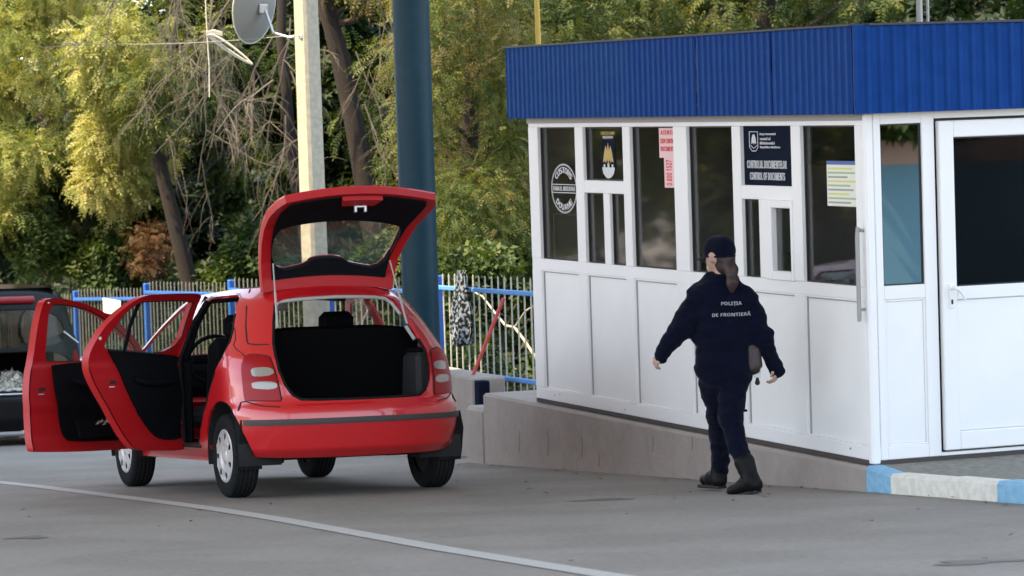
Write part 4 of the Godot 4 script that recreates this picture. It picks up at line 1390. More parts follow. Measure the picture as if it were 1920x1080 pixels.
	for r in row:
		var k: float = r[2]
		var b := V(r[0], gy(r[0], r[1]), r[1])
		t = thing("unseen_roadside_tree", "roadside tree in the row across the lanes, mirrored in the panes, near ones added for shade", "tree", Transform3D.IDENTITY, "roadside trees mirrored in the panes")
		s = Sh.new()
		tr = wander(b - V(0, 0.2, 0), b + V(0.2, 5.0 * k, 0), 0.12, 8)
		s.tube(tr, taper(0.2 * k, 0.10 * k, 8), 10)
		put("trunk", s, bark2, t)
		c = blobs(b + V(0, 5.2 * k, 0), V(2.4, 3.6, 2.5) * k, 42, 0.6 * k, 1.0 * k, 38, 0.45, 0.3, 0.4)
		limbs(t, tr, c, 0.06 * k, bark, 10)
		foliage("crown", t, big, leaf, c, og, 1.0, 1.6, 0.3)

# ---------------------------------------------------------------- the red car
# car axes: x right, y up, z backwards; origin on the ground under the middle of the rear axle
const ZY := [0.27, 0.32, 0.45, 0.50, 0.56, 0.60, 0.625, 0.66, 0.78, 0.95, 1.03, 1.2, 1.35, 1.40, 1.43]
const ZR := [0.62, 0.68, 0.71, 0.72, 0.715, 0.70, 0.66, 0.635, 0.61, 0.53, 0.45, 0.32, 0.185, 0.10, 0.0]
const WY := [0.27, 0.32, 0.45, 0.56, 0.60, 0.625, 0.66, 0.78, 0.9, 0.97, 1.03, 1.1, 1.2, 1.3, 1.36, 1.40, 1.43]
const WW := [0.76, 0.785, 0.815, 0.82, 0.82, 0.815, 0.815, 0.82, 0.82, 0.81, 0.79, 0.76, 0.715, 0.66, 0.615, 0.57, 0.50]

func table(x: float, xs: Array, ys: Array) -> float:
	if x <= xs[0]: return ys[0]
	for i in xs.size() - 1:
		if x <= xs[i + 1]: return lerpf(ys[i], ys[i + 1], (x - xs[i]) / (xs[i + 1] - xs[i]))
	return ys[ys.size() - 1]

func body_at(u: float, y: float) -> Vector3:
	# u < 0 runs forward along the left side, 0..2 goes round the tail from left to right, beyond 2 forward on the right
	if u > 1.0:
		var q := body_at(2.0 - u, y)
		return V(-q.x, q.y, q.z)
	var w := table(y, WY, WW)
	var zr := table(y, ZY, ZR)
	var zb := zr - 0.62
	if u <= 0.0:
		var z := zb + u
		if z < -1.9: w -= 0.10 * pow((z + 1.9) / 1.4, 2.0)
		return V(-w, y, z)
	var ph := minf(u, 1.0) * PI * 0.5
	return V(-w * pow(maxf(cos(ph), 0.0), 0.8), y, zb + 0.62 * pow(sin(ph), 0.8))

func zu(z: float, y: float) -> float:
	return z - (table(y, ZY, ZR) - 0.62)

func xu(x: float, y: float) -> float:
	var u := acos(pow(clampf(absf(x) / table(y, WY, WW), 0.0, 1.0), 1.25)) / (PI * 0.5)
	return u if x <= 0.0 else 2.0 - u

func side_poly(zy: Array, right := false) -> PackedVector2Array:
	# outline given as z, y on the side; points in between are added so that it follows the surface
	var o := PackedVector2Array()
	for i in zy.size():
		var a := Vector2(zy[i][0], zy[i][1])
		var b := Vector2(zy[(i + 1) % zy.size()][0], zy[(i + 1) % zy.size()][1])
		var n := maxi(1, ceili(a.distance_to(b) / 0.06))
		for k in n:
			var p := a.lerp(b, float(k) / n)
			o.append(Vector2(zu(p.x, p.y), p.y))
	if right:
		for i in o.size(): o[i].x = 2.0 - o[i].x
	return o

func tail_poly(xy: Array) -> PackedVector2Array:
	var o := PackedVector2Array()
	for i in xy.size():
		var a := Vector2(xy[i][0], xy[i][1])
		var b := Vector2(xy[(i + 1) % xy.size()][0], xy[(i + 1) % xy.size()][1])
		var n := maxi(1, ceili(a.distance_to(b) / 0.04))
		for k in n:
			var p := a.lerp(b, float(k) / n)
			o.append(Vector2(xu(p.x, p.y), p.y))
	return o

func uv_poly(uy: Array, right := false) -> PackedVector2Array:
	var o := PackedVector2Array()
	for p in uy: o.append(Vector2(2.0 - p[0] if right else p[0], p[1]))
	return o

func round_poly(pts: Array, steps := 3) -> Array:
	# corner cutting
	var q := pts
	for s in steps:
		var o := []
		for i in q.size():
			var a: Array = q[i]
			var b: Array = q[(i + 1) % q.size()]
			o.append([a[0] * 0.75 + b[0] * 0.25, a[1] * 0.75 + b[1] * 0.25])
			o.append([a[0] * 0.25 + b[0] * 0.75, a[1] * 0.25 + b[1] * 0.75])
		q = o
	return q

func arch(zc: float, r := 0.35, yc := 0.31) -> Array:
	var o := []
	for k in 21:
		var a := PI * k / 20.0
		o.append([zc + r * cos(a), yc + (r + 0.005) * sin(a)])
	o.append([zc - r - 0.004, 0.20]); o.append([zc + r * 0.93, 0.20])
	return o

const BOOT := [[0.0, 0.648], [-0.30, 0.65], [-0.43, 0.655], [-0.485, 0.69], [-0.525, 0.76], [-0.548, 0.86], [-0.552, 0.96], [-0.535, 1.05], [-0.49, 1.20], [-0.44, 1.32], [-0.37, 1.352], [-0.25, 1.362], [0.0, 1.372]]
const REAR_OPEN := [[-0.97, 0.36], [-0.955, 0.95], [-0.93, 1.20], [-0.90, 1.36], [-0.86, 1.385], [-0.34, 1.39], [-0.25, 1.365], [-0.14, 1.25], [-0.04, 1.135], [0.0, 1.06], [0.0, 0.96], [-0.085, 0.85], [-0.255, 0.705], [-0.39, 0.555], [-0.50, 0.43], [-0.60, 0.36]]
const FRONT_OPEN := [[-1.06, 0.36], [-1.06, 0.95], [-1.03, 1.36], [-1.08, 1.375], [-1.32, 1.345], [-1.75, 1.12], [-2.02, 0.95], [-2.06, 0.60], [-2.02, 0.36]]

func mirrored(a: Array) -> Array:
	var o := a.duplicate()
	for i in range(a.size() - 2, 0, -1): o.append([-a[i][0], a[i][1]])
	return o

func red_car() -> void:
	var red := mat("car_red", lin(0.50, 0.006, 0.011), 0.34)
	red.metallic_specular = 0.5
	red.clearcoat_enabled = true
	red.clearcoat = 1.0
	red.clearcoat_roughness = 0.05
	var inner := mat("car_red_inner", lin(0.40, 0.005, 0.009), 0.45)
	mat("black_trim", lin(0.006, 0.0068, 0.0085), 0.75)
	mat("carpet", lin(0.004, 0.004, 0.0045), 0.95)
	M.carpet.metallic_specular = 0.06
	M.black_trim.metallic_specular = 0.16
	mat("grey_trim", lin(0.016, 0.017, 0.018), 0.8)
	mat("pale_trim", lin(0.36, 0.36, 0.34), 0.7)
	var strip_m := mat("strip_grey", lin(0.035, 0.03, 0.028), 0.6)
	mottled("rubber", lin(0.008, 0.009, 0.0095), lin(0.016, 0.017, 0.018), 0.85, 0.5, 81, 0.03)
	M.rubber.metallic_specular = 0.2
	mat("hubcap", lin(0.50, 0.50, 0.50), 0.38, 0.55)
	mat("hub_dark", lin(0.01, 0.01, 0.01), 0.8)
	var lens := mat("lens_red", lin(0.27, 0.003, 0.006), 0.3)
	lens.metallic_specular = 0.35
	var clear := mat("lens_clear", lin(0.25, 0.235, 0.20), 0.2, 0.1)
	clear.clearcoat_enabled = true
	clear.clearcoat = 1.0
	clear.clearcoat_roughness = 0.05
	var N := Vector3(0.022, 0.9978, -0.0623).normalized()
	var fwd := V(-0.0160, 0, -1.0).normalized()
	var zb := -(fwd - N * fwd.dot(N)).normalized()
	var car := thing("red_hatchback", "red hatchback with its tailgate and both left doors wide open", "car", Transform3D(Basis(N.cross(zb), N, zb), V(-2.4068, -0.3508, -3.4074)))

	# --- shell
	var s := Sh.new()
	var left := [[-2.95, 0.24], [-2.95, 0.70], [-2.62, 0.84], [-2.10, 0.93], [-1.40, 1.345], [-1.16, 1.405], [-0.80, 1.425], [-0.58, 1.43]]
	var outl := PackedVector2Array()
	var sp := side_poly(left)
	# left side forward edge and roof rail, round the tail along the roof edge, then the right side back down
	for i in sp.size():
		outl.append(sp[i])
		if sp[i].y >= 1.4299: break
	var cut := outl.size()
	outl.append(Vector2(0.3, 1.43)); outl.append(Vector2(0.7, 1.43)); outl.append(Vector2(1.3, 1.43)); outl.append(Vector2(1.7, 1.43))
	for i in range(cut - 1, -1, -1): outl.append(Vector2(2.0 - outl[i].x, outl[i].y))
	for q in [[2.0 - zu(-0.5, 0.24), 0.24], [2.0 - zu(0.33, 0.27), 0.27], [1.73, 0.285], [1.4, 0.272], [1.0, 0.270], [0.6, 0.272], [0.27, 0.285], [zu(0.33, 0.27), 0.27], [zu(-0.5, 0.24), 0.24]]: outl.append(Vector2(q[0], q[1]))
	var rwin := [[-0.93, 0.99], [-0.91, 1.33], [-0.86, 1.36], [-0.36, 1.365], [-0.28, 1.32], [-0.14, 1.15], [-0.12, 1.03], [-0.16, 1.0]]
	var fwin := [[-1.05, 0.985], [-1.03, 1.335], [-1.10, 1.355], [-1.34, 1.32], [-1.74, 1.08], [-1.84, 0.98]]
	var holes := [side_poly(REAR_OPEN), side_poly(FRONT_OPEN), side_poly(arch(0.0)), side_poly(arch(-2.462)), side_poly(rwin, true), side_poly(fwin, true), side_poly(arch(0.0), true), side_poly(arch(-2.462), true), tail_poly(mirrored(BOOT))]
	s.patch(outl, holes, body_at, 0.045, 0.035, 1.0, 0.022)
	put("body", s, red, car)
	# roof panel
	s = Sh.new()
	var roof := func(u: float, z: float) -> Vector3:
		var w := 0.50
		var e := 1.428
		if z < -0.58:
			e = table(z, [-1.40, -1.16, -0.80, -0.58], [1.345, 1.405, 1.424, 1.43])
			w = table(e, WY, WW)
		elif z > -0.6:
			w = 0.50 * pow(maxf(0.0, 1.0 - pow((z + 0.62) / 0.62, 2.5)), 0.4)
		return V(u * w, e + 0.03 * (1.0 - u * u) * minf(1.0, (0.02 - z) * 5.0), z)
	s.sheet(roof, -1.0, 1.0, 16, -1.39, -0.004, 40, -1.0)
	put("roof", s, red, car)
	s = Sh.new()
	s.xf = Transform3D(Basis.IDENTITY, V(0, -0.03, 0.0))
	s.sheet(roof, -0.97, 0.97, 12, -1.36, -0.05, 20, 1.0)
	put("headlining", s, M.grey_trim, car)
	# bonnet, front and windscreen, mostly hidden behind the doors
	s = Sh.new()
	var bonnet := func(x: float, z: float) -> Vector3:
		return V(x * (0.74 - 0.06 * pow(maxf(0.0, -2.3 - z), 1.5)), table(z, [-3.22, -3.1, -2.8, -2.4, -2.05], [0.55, 0.68, 0.80, 0.90, 0.95]) + 0.03 * (1.0 - x * x), z)
	s.sheet(bonnet, -1.0, 1.0, 14, -3.22, -2.02, 24, -1.0)
	put("bonnet", s, red, car)
	s = Sh.new()
	s.box(V(0, 0.42, -3.05), V(1.50, 0.36, 0.34), 0.09)
	put("front_bumper", s, red, car)
	s = Sh.new()
	var screen := func(x: float, v: float) -> Vector3:
		return V(x * lerpf(0.70, 0.565, v), lerpf(0.95, 1.375, v), lerpf(-2.06, -1.36, v) - 0.06 * (1.0 - x * x))
	s.sheet(screen, -0.96, 0.96, 14, 0.0, 1.0, 8, -1.0)
	put("windscreen", s, M.car_glass, car)
	for q in [[rwin, "rear_window"], [fwin, "front_window"]]:
		s = Sh.new()
		var fi := func(u: float, y: float) -> Vector3: return body_at(u, y) + V(-0.012, 0, 0)
		s.patch(side_poly(q[0], true), [], fi, 0.2, 0.08, 1.0)
		put(q[1], s, M.car_glass, car)

	# --- inside: floor, boot box, seats, dashboard
	s = Sh.new()
	s.span(V(-0.72, 0.30, -2.3), V(0.72, 0.34, -0.3), 0.0)
	s.span(V(-0.5, 0.40, -0.31), V(0.5, 0.44, 0.5), 0.0)
	put("floor", s, M.carpet, car)
	s = Sh.new()
	s.span(V(-0.50, 0.46, -0.05), V(0.50, 0.50, 0.60), 0.0)
	put("boot_floor", s, M.carpet, car)
	for e in [-1.0, 1.0]:
		s = Sh.new()
		s.box(V(e * 0.555, 0.70, 0.16), V(0.12, 0.50, 0.40), 0.03)
		put("boot_side_trim", s, M.grey_trim, car)
		s = Sh.new()
		s.box(V(e * 0.57, 0.965, 0.13), V(0.12, 0.03, 0.4), 0.01)
		put("shelf_ledge", s, M.black_trim, car)
	s = Sh.new()
	var back := func(x: float, v: float) -> Vector3:
		return V(x * 0.60, lerpf(0.45, 1.13, v) - 0.02 * pow(absf(x), 6.0), lerpf(0.02, 0.13, v))
	s.patch(PackedVector2Array([Vector2(-1, 0), Vector2(1, 0), Vector2(1, 0.9), Vector2(0.94, 0.98), Vector2(0.5, 1.0), Vector2(-0.5, 1.0), Vector2(-0.94, 0.98), Vector2(-1, 0.9)]), [], back, 0.2, 0.2, 1.0, 0.14)
	put("rear_backrest", s, M.carpet, car)
	s = Sh.new()
	s.box(V(0, 0.52, -0.32), V(1.2, 0.18, 0.5), 0.06)
	put("rear_bench", s, M.black_trim, car)
	for e in [-1.0, 1.0]:
		var seat := Sh.new()
		seat.box(V(e * 0.36, 0.52, -1.25), V(0.48, 0.16, 0.5), 0.06)
		seat.box(V(e * 0.36, 0.82, -0.99), V(0.46, 0.56, 0.14), 0.06, Basis(Vector3.RIGHT, 0.22))
		seat.box(V(e * 0.36, 1.17, -0.90), V(0.26, 0.17, 0.10), 0.04, Basis(Vector3.RIGHT, 0.15))
		put("front_seat", seat, M.black_trim, car)
	s = Sh.new()
	s.box(V(0, 0.80, -1.92), V(1.36, 0.28, 0.36), 0.08)
	put("dashboard", s, M.black_trim, car)
	s = Sh.new()
	var rg := []
	for k in 25: rg.append(V(-0.36, 0.94, -1.60) + Basis(Vector3.RIGHT, 0.45) * V(cos(TAU * k / 24.0) * 0.185, sin(TAU * k / 24.0) * 0.185, 0))
	s.tube(rg, 0.015, 8, false)
	s.box(V(-0.36, 0.94, -1.61), V(0.33, 0.07, 0.05), 0.02, Basis(Vector3.RIGHT, 0.45))
	put("steering_wheel", s, M.black_trim, car)
	s = Sh.new()
	s.box(V(0.02, 1.31, -1.32), V(0.24, 0.07, 0.03), 0.015)
	put("mirror", s, M.pale_trim, car)
	# pale seal round the top of the boot opening
	s = Sh.new()
	var seal := []
	for q in [[-0.525, 1.09], [-0.49, 1.20], [-0.445, 1.30], [-0.41, 1.333], [-0.30, 1.345], [-0.15, 1.352], [0.0, 1.356], [0.15, 1.352], [0.30, 1.345], [0.38, 1.335], [0.43, 1.30], [0.47, 1.22]]:
		seal.append(body_at(xu(q[0], q[1]), q[1]) + V(-q[0] * 0.03, -0.006, -0.02))
	s.tube(seal.slice(2, 12), 0.013, 8)
	put("opening_seal", s, M.pale_trim, car)
	s = Sh.new()
	var low := []
	for q in [[0.535, 1.04], [0.55, 0.96], [0.547, 0.86], [0.523, 0.76], [0.483, 0.695], [0.43, 0.662], [0.2, 0.656], [0.0, 0.655], [-0.2, 0.656], [-0.43, 0.662], [-0.483, 0.695], [-0.523, 0.76], [-0.547, 0.86], [-0.55, 0.96], [-0.535, 1.05], [-0.487, 1.20], [-0.44, 1.31]]:
		low.append(body_at(xu(q[0], q[1]), q[1]) + V(-q[0] * 0.02, 0.0, -0.008))
	s.tube(low, 0.011, 6)
	put("opening_seal", s, M.rubber, car)
	s = Sh.new()
	s.tube([body_at(xu(0.50, 1.13), 1.13) + V(-0.03, 0, -0.03), body_at(xu(0.535, 1.04), 1.04) + V(-0.03, 0, -0.03)], 0.013, 8)
	put("pillar_trim", s, M.pale_trim, car)
	# door-opening seals on the left
	s = Sh.new()
	var ds := []
	for q in REAR_OPEN: ds.append(body_at(zu(q[0], q[1]), q[1]) + V(0.012, 0, 0))
	s.tube(ds.slice(3, 8), 0.012, 6)
	put("door_seal", s, M.pale_trim, car)
	s = Sh.new()
	s.tube(ds.slice(0, 4), 0.016, 6)
	s.tube(ds.slice(7, 16), 0.016, 6)
	put("door_seal", s, M.rubber, car)
	# lining of the B pillar and of the sill
	s = Sh.new()
	s.span(V(-0.79, 0.30, -1.04), V(-0.70, 0.95, -0.98), 0.02)
	s.tube([V(-0.75, 0.95, -1.0), V(-0.67, 1.2, -0.98), V(-0.57, 1.38, -0.96)], 0.035, 8)
	put("pillar_trim", s, M.black_trim, car)
	s = Sh.new()
	s.box(V(-0.74, 0.345, -0.8), V(0.13, 0.03, 0.5), 0.01)
	s.box(V(-0.74, 0.345, -1.55), V(0.13, 0.03, 0.9), 0.01)
	put("sill_plate", s, M.grey_trim, car)

	# --- tail: lamps, bumper strip, seams
	var lamp := [[0.345, 0.955], [0.37, 0.97], [0.41, 0.978], [0.45, 0.977], [0.545, 0.962], [0.552, 0.93], [0.565, 0.875], [0.575, 0.76], [0.582, 0.668], [0.575, 0.661], [0.445, 0.666], [0.31, 0.668], [0.295, 0.68], [0.30, 0.80], [0.315, 0.90]]
	var lw1 := [[0.405, 0.825], [0.395, 0.85], [0.40, 0.888], [0.56, 0.890], [0.566, 0.832]]
	var lw2 := [[0.392, 0.745], [0.382, 0.765], [0.385, 0.792], [0.568, 0.796], [0.573, 0.735]]
	for r in [false, true]:
		var f1 := func(u: float, y: float) -> Vector3:
			var p := body_at(u, y)
			return p + V(p.x * 0.012, 0, 0.010)
		var f2 := func(u: float, y: float) -> Vector3:
			var p := body_at(u, y)
			return p + V(p.x * 0.016, 0.0, 0.0125)
		s = Sh.new()
		s.patch(uv_poly(round_poly(lamp, 1), r), [], f1, 0.03, 0.03, 1.0, 0.02)
		var lp := put("tail_lamp", s, lens, car)
		for w in [lw1, lw2]:
			s = Sh.new()
			s.patch(uv_poly(round_poly(w, 2), r), [], f2, 0.03, 0.02, 1.0, 0.006)
			put("clear_lens", s, clear, lp)
		s = Sh.new()
		var sm := []
		for q in round_poly(lamp, 1):
			sm.append(body_at(2.0 - q[0] if r else q[0], q[1]) + V(0, 0, 0.003))
		sm.append(sm[0])
		s.tube(sm, 0.005, 5, false)
		put("lamp_seam", s, M.hub_dark, car)
	s = Sh.new()
	var fs := func(u: float, y: float) -> Vector3:
		var p := body_at(u, y)
		return p + V(p.x * 0.012, 0, 0.014)
	s.patch(PackedVector2Array([Vector2(0.24, 0.498), Vector2(1.76, 0.498), Vector2(1.76, 0.537), Vector2(0.24, 0.537)]), [], fs, 0.05, 0.02, 1.0, 0.016)
	put("bumper_strip", s, strip_m, car)
	s = Sh.new()
	var bl := []
	for q in [[0.19, 0.60], [0.25, 0.655], [0.30, 0.662], [0.36, 0.645], [0.44, 0.628], [0.52, 0.622], [0.56, 0.618]]: bl.append(body_at(q[0], q[1]) + V(0, 0, 0.0))
	s.tube(bl, 0.005, 5)
	bl = []
	for q in [[1.81, 0.60], [1.75, 0.655], [1.70, 0.662], [1.64, 0.645], [1.56, 0.628], [1.48, 0.622], [1.44, 0.618]]: bl.append(body_at(q[0], q[1]))
	s.tube(bl, 0.005, 5)
	var cs := []
	for q in [[0.27, 1.425], [0.295, 1.405], [0.33, 1.295], [0.35, 1.165], [0.372, 1.075], [0.385, 1.05], [0.455, 1.04], [0.55, 1.04]]: cs.append(body_at(q[0], q[1]))
	s.tube(cs, 0.006, 5)
	# fuel-flap-like fold at the rear pillar's foot
	var ff := []
	for q in [[0.19, 1.20], [0.24, 1.15], [0.262, 1.08], [0.245, 1.045], [0.275, 1.015], [0.33, 0.985], [0.35, 0.965]]: ff.append(body_at(q[0], q[1]))
	s.tube(ff, 0.004, 5)
	put("seam", s, M.hub_dark, car)
	# dark underbody, silencer, towing eye
	s = Sh.new()
	s.box(V(0, 0.31, 0.22), V(1.10, 0.08, 0.36), 0.02)
	s.box(V(0, 0.275, -1.2), V(1.34, 0.09, 2.0), 0.02)
	s.tube([V(-0.1, 0.33, 0.24), V(0.34, 0.33, 0.24)], 0.06, 12)
	s.tube([V(-0.55, 0.29, 0.02), V(0.55, 0.29, 0.02)], 0.04, 8)
	for e in [-1.0, 1.0]: s.box(V(e * 0.53, 0.25, 0.25), V(0.13, 0.04, 0.1), 0.01)
	put("underbody", s, M.hub_dark, car)

	# --- wheels and mud flaps
	for q in [[-1.0, 0.0], [1.0, 0.0], [-1.0, -2.462], [1.0, -2.462]]:
		wheel(car, q[0], q[1])
	for e in [-1.0, 1.0]:
		s = Sh.new()
		var fl := PackedVector2Array([Vector2(-0.10, 0.0), Vector2(0.075, 0.0), Vector2(0.085 if e > 0.0 else 0.068, 0.08), Vector2(0.095 if e > 0.0 else 0.066, 0.22), Vector2(0.07 if e > 0.0 else 0.05, 0.34), Vector2(-0.06, 0.30), Vector2(-0.10, 0.20)])
		if e < 0:
			for i in fl.size(): fl[i].x = -fl[i].x
		s.prism(fl, -0.006, 0.006, Transform3D(Basis(Vector3.RIGHT, 0.10), V(e * 0.735, 0.20, 0.318)))
		put("mud_flap", s, M.rubber, car)
		for zc in [0.0, -2.462]:
			s = Sh.new()
			var lin_f := func(a: float, x: float) -> Vector3: return V(x, 0.31 + 0.352 * sin(a), zc + 0.348 * cos(a))
			s.sheet(lin_f, -0.25, PI + 0.25, 24, e * 0.50, e * 0.805, 2, 1.0)
			s.flat(V(e * 0.5, 0.31, zc + 0.35), V(e * 0.5, 0.66, zc), V(e * 0.5, 0.31, zc - 0.35), V(e, 0, 0))
			put("arch_lining", s, M.hub_dark, car)
	tailgate(car)
	left_door(car, true)
	left_door(car, false)

func wheel(car: Node3D, e: float, zc: float) -> void:
	var at := Transform3D(Basis(V(0, 1, 0) , V(e, 0, 0), V(0, 0, 1)), V(e * 0.715, 0.288, zc))
	at.basis = Basis(V(0, e, 0), V(e, 0, 0), V(0, 0, 1)) if e > 0 else Basis(V(0, 1, 0), V(-1, 0, 0), V(0, 0, 1))
	var s := Sh.new()
	# profile: radius, distance outwards from the middle of the tread
	s.lathe([Vector2(0.176, -0.078), Vector2(0.20, -0.086), Vector2(0.245, -0.088), Vector2(0.272, -0.080), Vector2(0.284, -0.066), Vector2(0.288, -0.04), Vector2(0.289, 0.0), Vector2(0.288, 0.04), Vector2(0.284, 0.066), Vector2(0.272, 0.080), Vector2(0.245, 0.088), Vector2(0.20, 0.086), Vector2(0.185, 0.08), Vector2(0.178, 0.068)], 48, at)
	var ty := put("wheel", s, M.rubber, car)
	s = Sh.new()
	for g in [-0.045, -0.016, 0.016, 0.045]:
		s.lathe([Vector2(0.2895, g - 0.004), Vector2(0.2895, g + 0.004)], 48, at)
	put("tread_groove", s, M.hub_dark, ty)
	s = Sh.new()
	s.lathe([Vector2(0.18, 0.03), Vector2(0.0, 0.03)], 24, at)
	s.lathe([Vector2(0.18, -0.06), Vector2(0.18, 0.03)], 24, at)
	s.lathe([Vector2(0.0, -0.06), Vector2(0.18, -0.06)], 24, at)
	put("rim", s, M.hub_dark, ty)
	s = Sh.new()
	var o := PackedVector2Array()
	for k in 48: o.append(Vector2(cos(TAU * k / 48.0), sin(TAU * k / 48.0)) * 0.186)
	var hs := []
	for k in 7:
		var a := TAU * k / 7.0 + 0.2
		var h := PackedVector2Array()
		for j in 12:
			var b := TAU * j / 12.0
			var r := 0.136 + 0.027 * cos(b)
			var t := a + 0.145 * sin(b)
			h.append(Vector2(cos(t) * r, sin(t) * r))
		hs.append(h)
	var f := func(x: float, y: float) -> Vector3:
		var r := Vector2(x, y).length()
		return at * V(x, 0.088 + table(r, [0.0, 0.03, 0.045, 0.06, 0.10, 0.15, 0.175, 0.186], [0.0, 0.0, -0.012, -0.012, -0.002, -0.006, -0.002, -0.012]), y)
	s.patch(o, hs, f, 0.03, 0.03, 1.0 if e > 0 else -1.0, 0.006)
	put("hubcap", s, M.hubcap, ty)

func tail_in(x: float, v: float) -> Vector3:
	# inner face of the raised tailgate: v 0 at the hinge, 1 at the handle end
	var z := table(v, [0.0, 0.1, 0.22, 0.38, 0.53, 0.70, 0.86, 1.0], [0.0, 0.012, 0.055, 0.165, 0.30, 0.47, 0.62, 0.765])
	var y := table(v, [0.0, 0.1, 0.22, 0.38, 0.53, 0.70, 0.86, 1.0], [1.43, 1.525, 1.64, 1.76, 1.865, 1.94, 1.988, 2.035])
	return V(x, y - 0.16 * x * x, z - 0.06 * x * x)

func tail_off(x: float, v: float, d: float) -> Vector3:
	var a := tail_in(x, v + 0.02) - tail_in(x, v - 0.02)
	var n := -V(1, -0.3 * x, 0).cross(a).normalized()
	return tail_in(x, v) + n * d

func tail_w(v: float) -> float:
	return table(v, [0.0, 0.08, 0.22, 0.40, 0.55, 0.66, 0.75, 0.88, 0.96, 1.0], [0.475, 0.482, 0.50, 0.532, 0.555, 0.568, 0.574, 0.568, 0.545, 0.50])

func tail_ring(pad: float, v0: float, v1: float) -> PackedVector2Array:
	var o := PackedVector2Array()
	var n := 22
	for k in n + 1:
		var v := lerpf(v0, v1, float(k) / n)
		o.append(Vector2(-(tail_w(v) - pad), v))
	for k in 7: o.append(Vector2(lerpf(-(tail_w(v1) - pad), tail_w(v1) - pad, (k + 1) / 8.0), v1 + 0.025 * sin(PI * (k + 1) / 8.0)))
	for k in n + 1:
		var v := lerpf(v1, v0, float(k) / n)
		o.append(Vector2(tail_w(v) - pad, v))
	return o

func tailgate(car: Node3D) -> void:
	var glass := PackedVector2Array()
	for q in round_poly([[-0.415, 0.135], [-0.16, 0.155], [-0.135, 0.205], [0.10, 0.205], [0.14, 0.155], [0.415, 0.135], [0.478, 0.50], [0.35, 0.545], [0.03, 0.565], [-0.35, 0.545], [-0.478, 0.50]], 2): glass.append(Vector2(q[0], q[1]))
	var s := Sh.new()
	s.patch(tail_ring(0.0, 0.0, 0.972), [glass], func(x: float, v: float) -> Vector3: return tail_off(x, v, 0.055), 0.08, 0.04, -1.0, 0.01)
	var tg := put("tailgate", s, M.car_red, car)
	# edge band between the skins
	s = Sh.new()
	var r := tail_ring(0.0, 0.0, 0.972)
	for i in r.size():
		var a := r[i]
		var b := r[(i + 1) % r.size()]
		var A := tail_in(a.x, a.y)
		var B := tail_in(b.x, b.y)
		s.quad(A, B, tail_off(b.x, b.y, 0.055), tail_off(a.x, a.y, 0.055), (A + B) * 0.5 - tail_in(0, 0.5))
	s.patch(tail_ring(0.0, 0.0, 0.972), [tail_ring(0.075, 0.075, 0.93)], tail_in, 0.08, 0.04, 1.0)
	put("inner_frame", s, M.car_red_inner, tg)
	s = Sh.new()
	var tf := func(x: float, v: float) -> Vector3: return tail_off(x, v, -0.012)
	s.patch(tail_ring(0.068, 0.08, 0.935), [glass], tf, 0.08, 0.04, 1.0, 0.05)
	put("inner_trim", s, M.black_trim, tg)
	s = Sh.new()
	var gl := PackedVector2Array()
	for q in glass: gl.append(Vector2(q.x * 1.03, 0.38 + (q.y - 0.38) * 1.04))
	s.patch(gl, [], func(x: float, v: float) -> Vector3: return tail_off(x, v, 0.045), 0.1, 0.05, 1.0)
	put("rear_glass", s, M.car_glass, tg)
	s = Sh.new()
	s.patch(PackedVector2Array([Vector2(-0.11, 0.86), Vector2(0.12, 0.86), Vector2(0.15, 0.965), Vector2(-0.14, 0.965)]), [], func(x: float, v: float) -> Vector3: return tail_off(x, v, -0.034), 0.1, 0.05, 1.0, 0.03)
	put("latch_plate", s, M.car_red_inner, tg)
	s = Sh.new()
	var lc := tail_off(0.02, 0.86, -0.055)
	s.box(lc + V(-0.035, 0, 0), V(0.018, 0.05, 0.035), 0.006)
	s.box(lc + V(0.035, 0, 0), V(0.018, 0.05, 0.035), 0.006)
	s.box(lc + V(0, 0.015, 0), V(0.085, 0.018, 0.03), 0.005)
	put("latch", s, M.steel, tg)
	# sticker in the glass corner
	s = Sh.new()
	s.patch(PackedVector2Array([Vector2(-0.475, 0.445), Vector2(-0.40, 0.445), Vector2(-0.40, 0.505), Vector2(-0.475, 0.495)]), [], func(x: float, v: float) -> Vector3: return tail_off(x, v, 0.040), 0.1, 0.05, 1.0)
	mat("sticker_yellow", lin(0.42, 0.36, 0.04), 0.6)
	put("sticker", s, M.sticker_yellow, tg)
	for e in [-1.0, 1.0]:
		s = Sh.new()
		var a := body_at(xu(e * 0.50, 1.13), 1.13) + V(-e * 0.03, 0.02, -0.01)
		var b := tail_off(e * 0.43, 0.225, -0.04)
		s.tube([a, a.lerp(b, 0.55)], 0.0085, 8)
		s.tube([a.lerp(b, 0.5), b], 0.0055, 8)
		put("gas_strut", s, M.pale_trim, car)

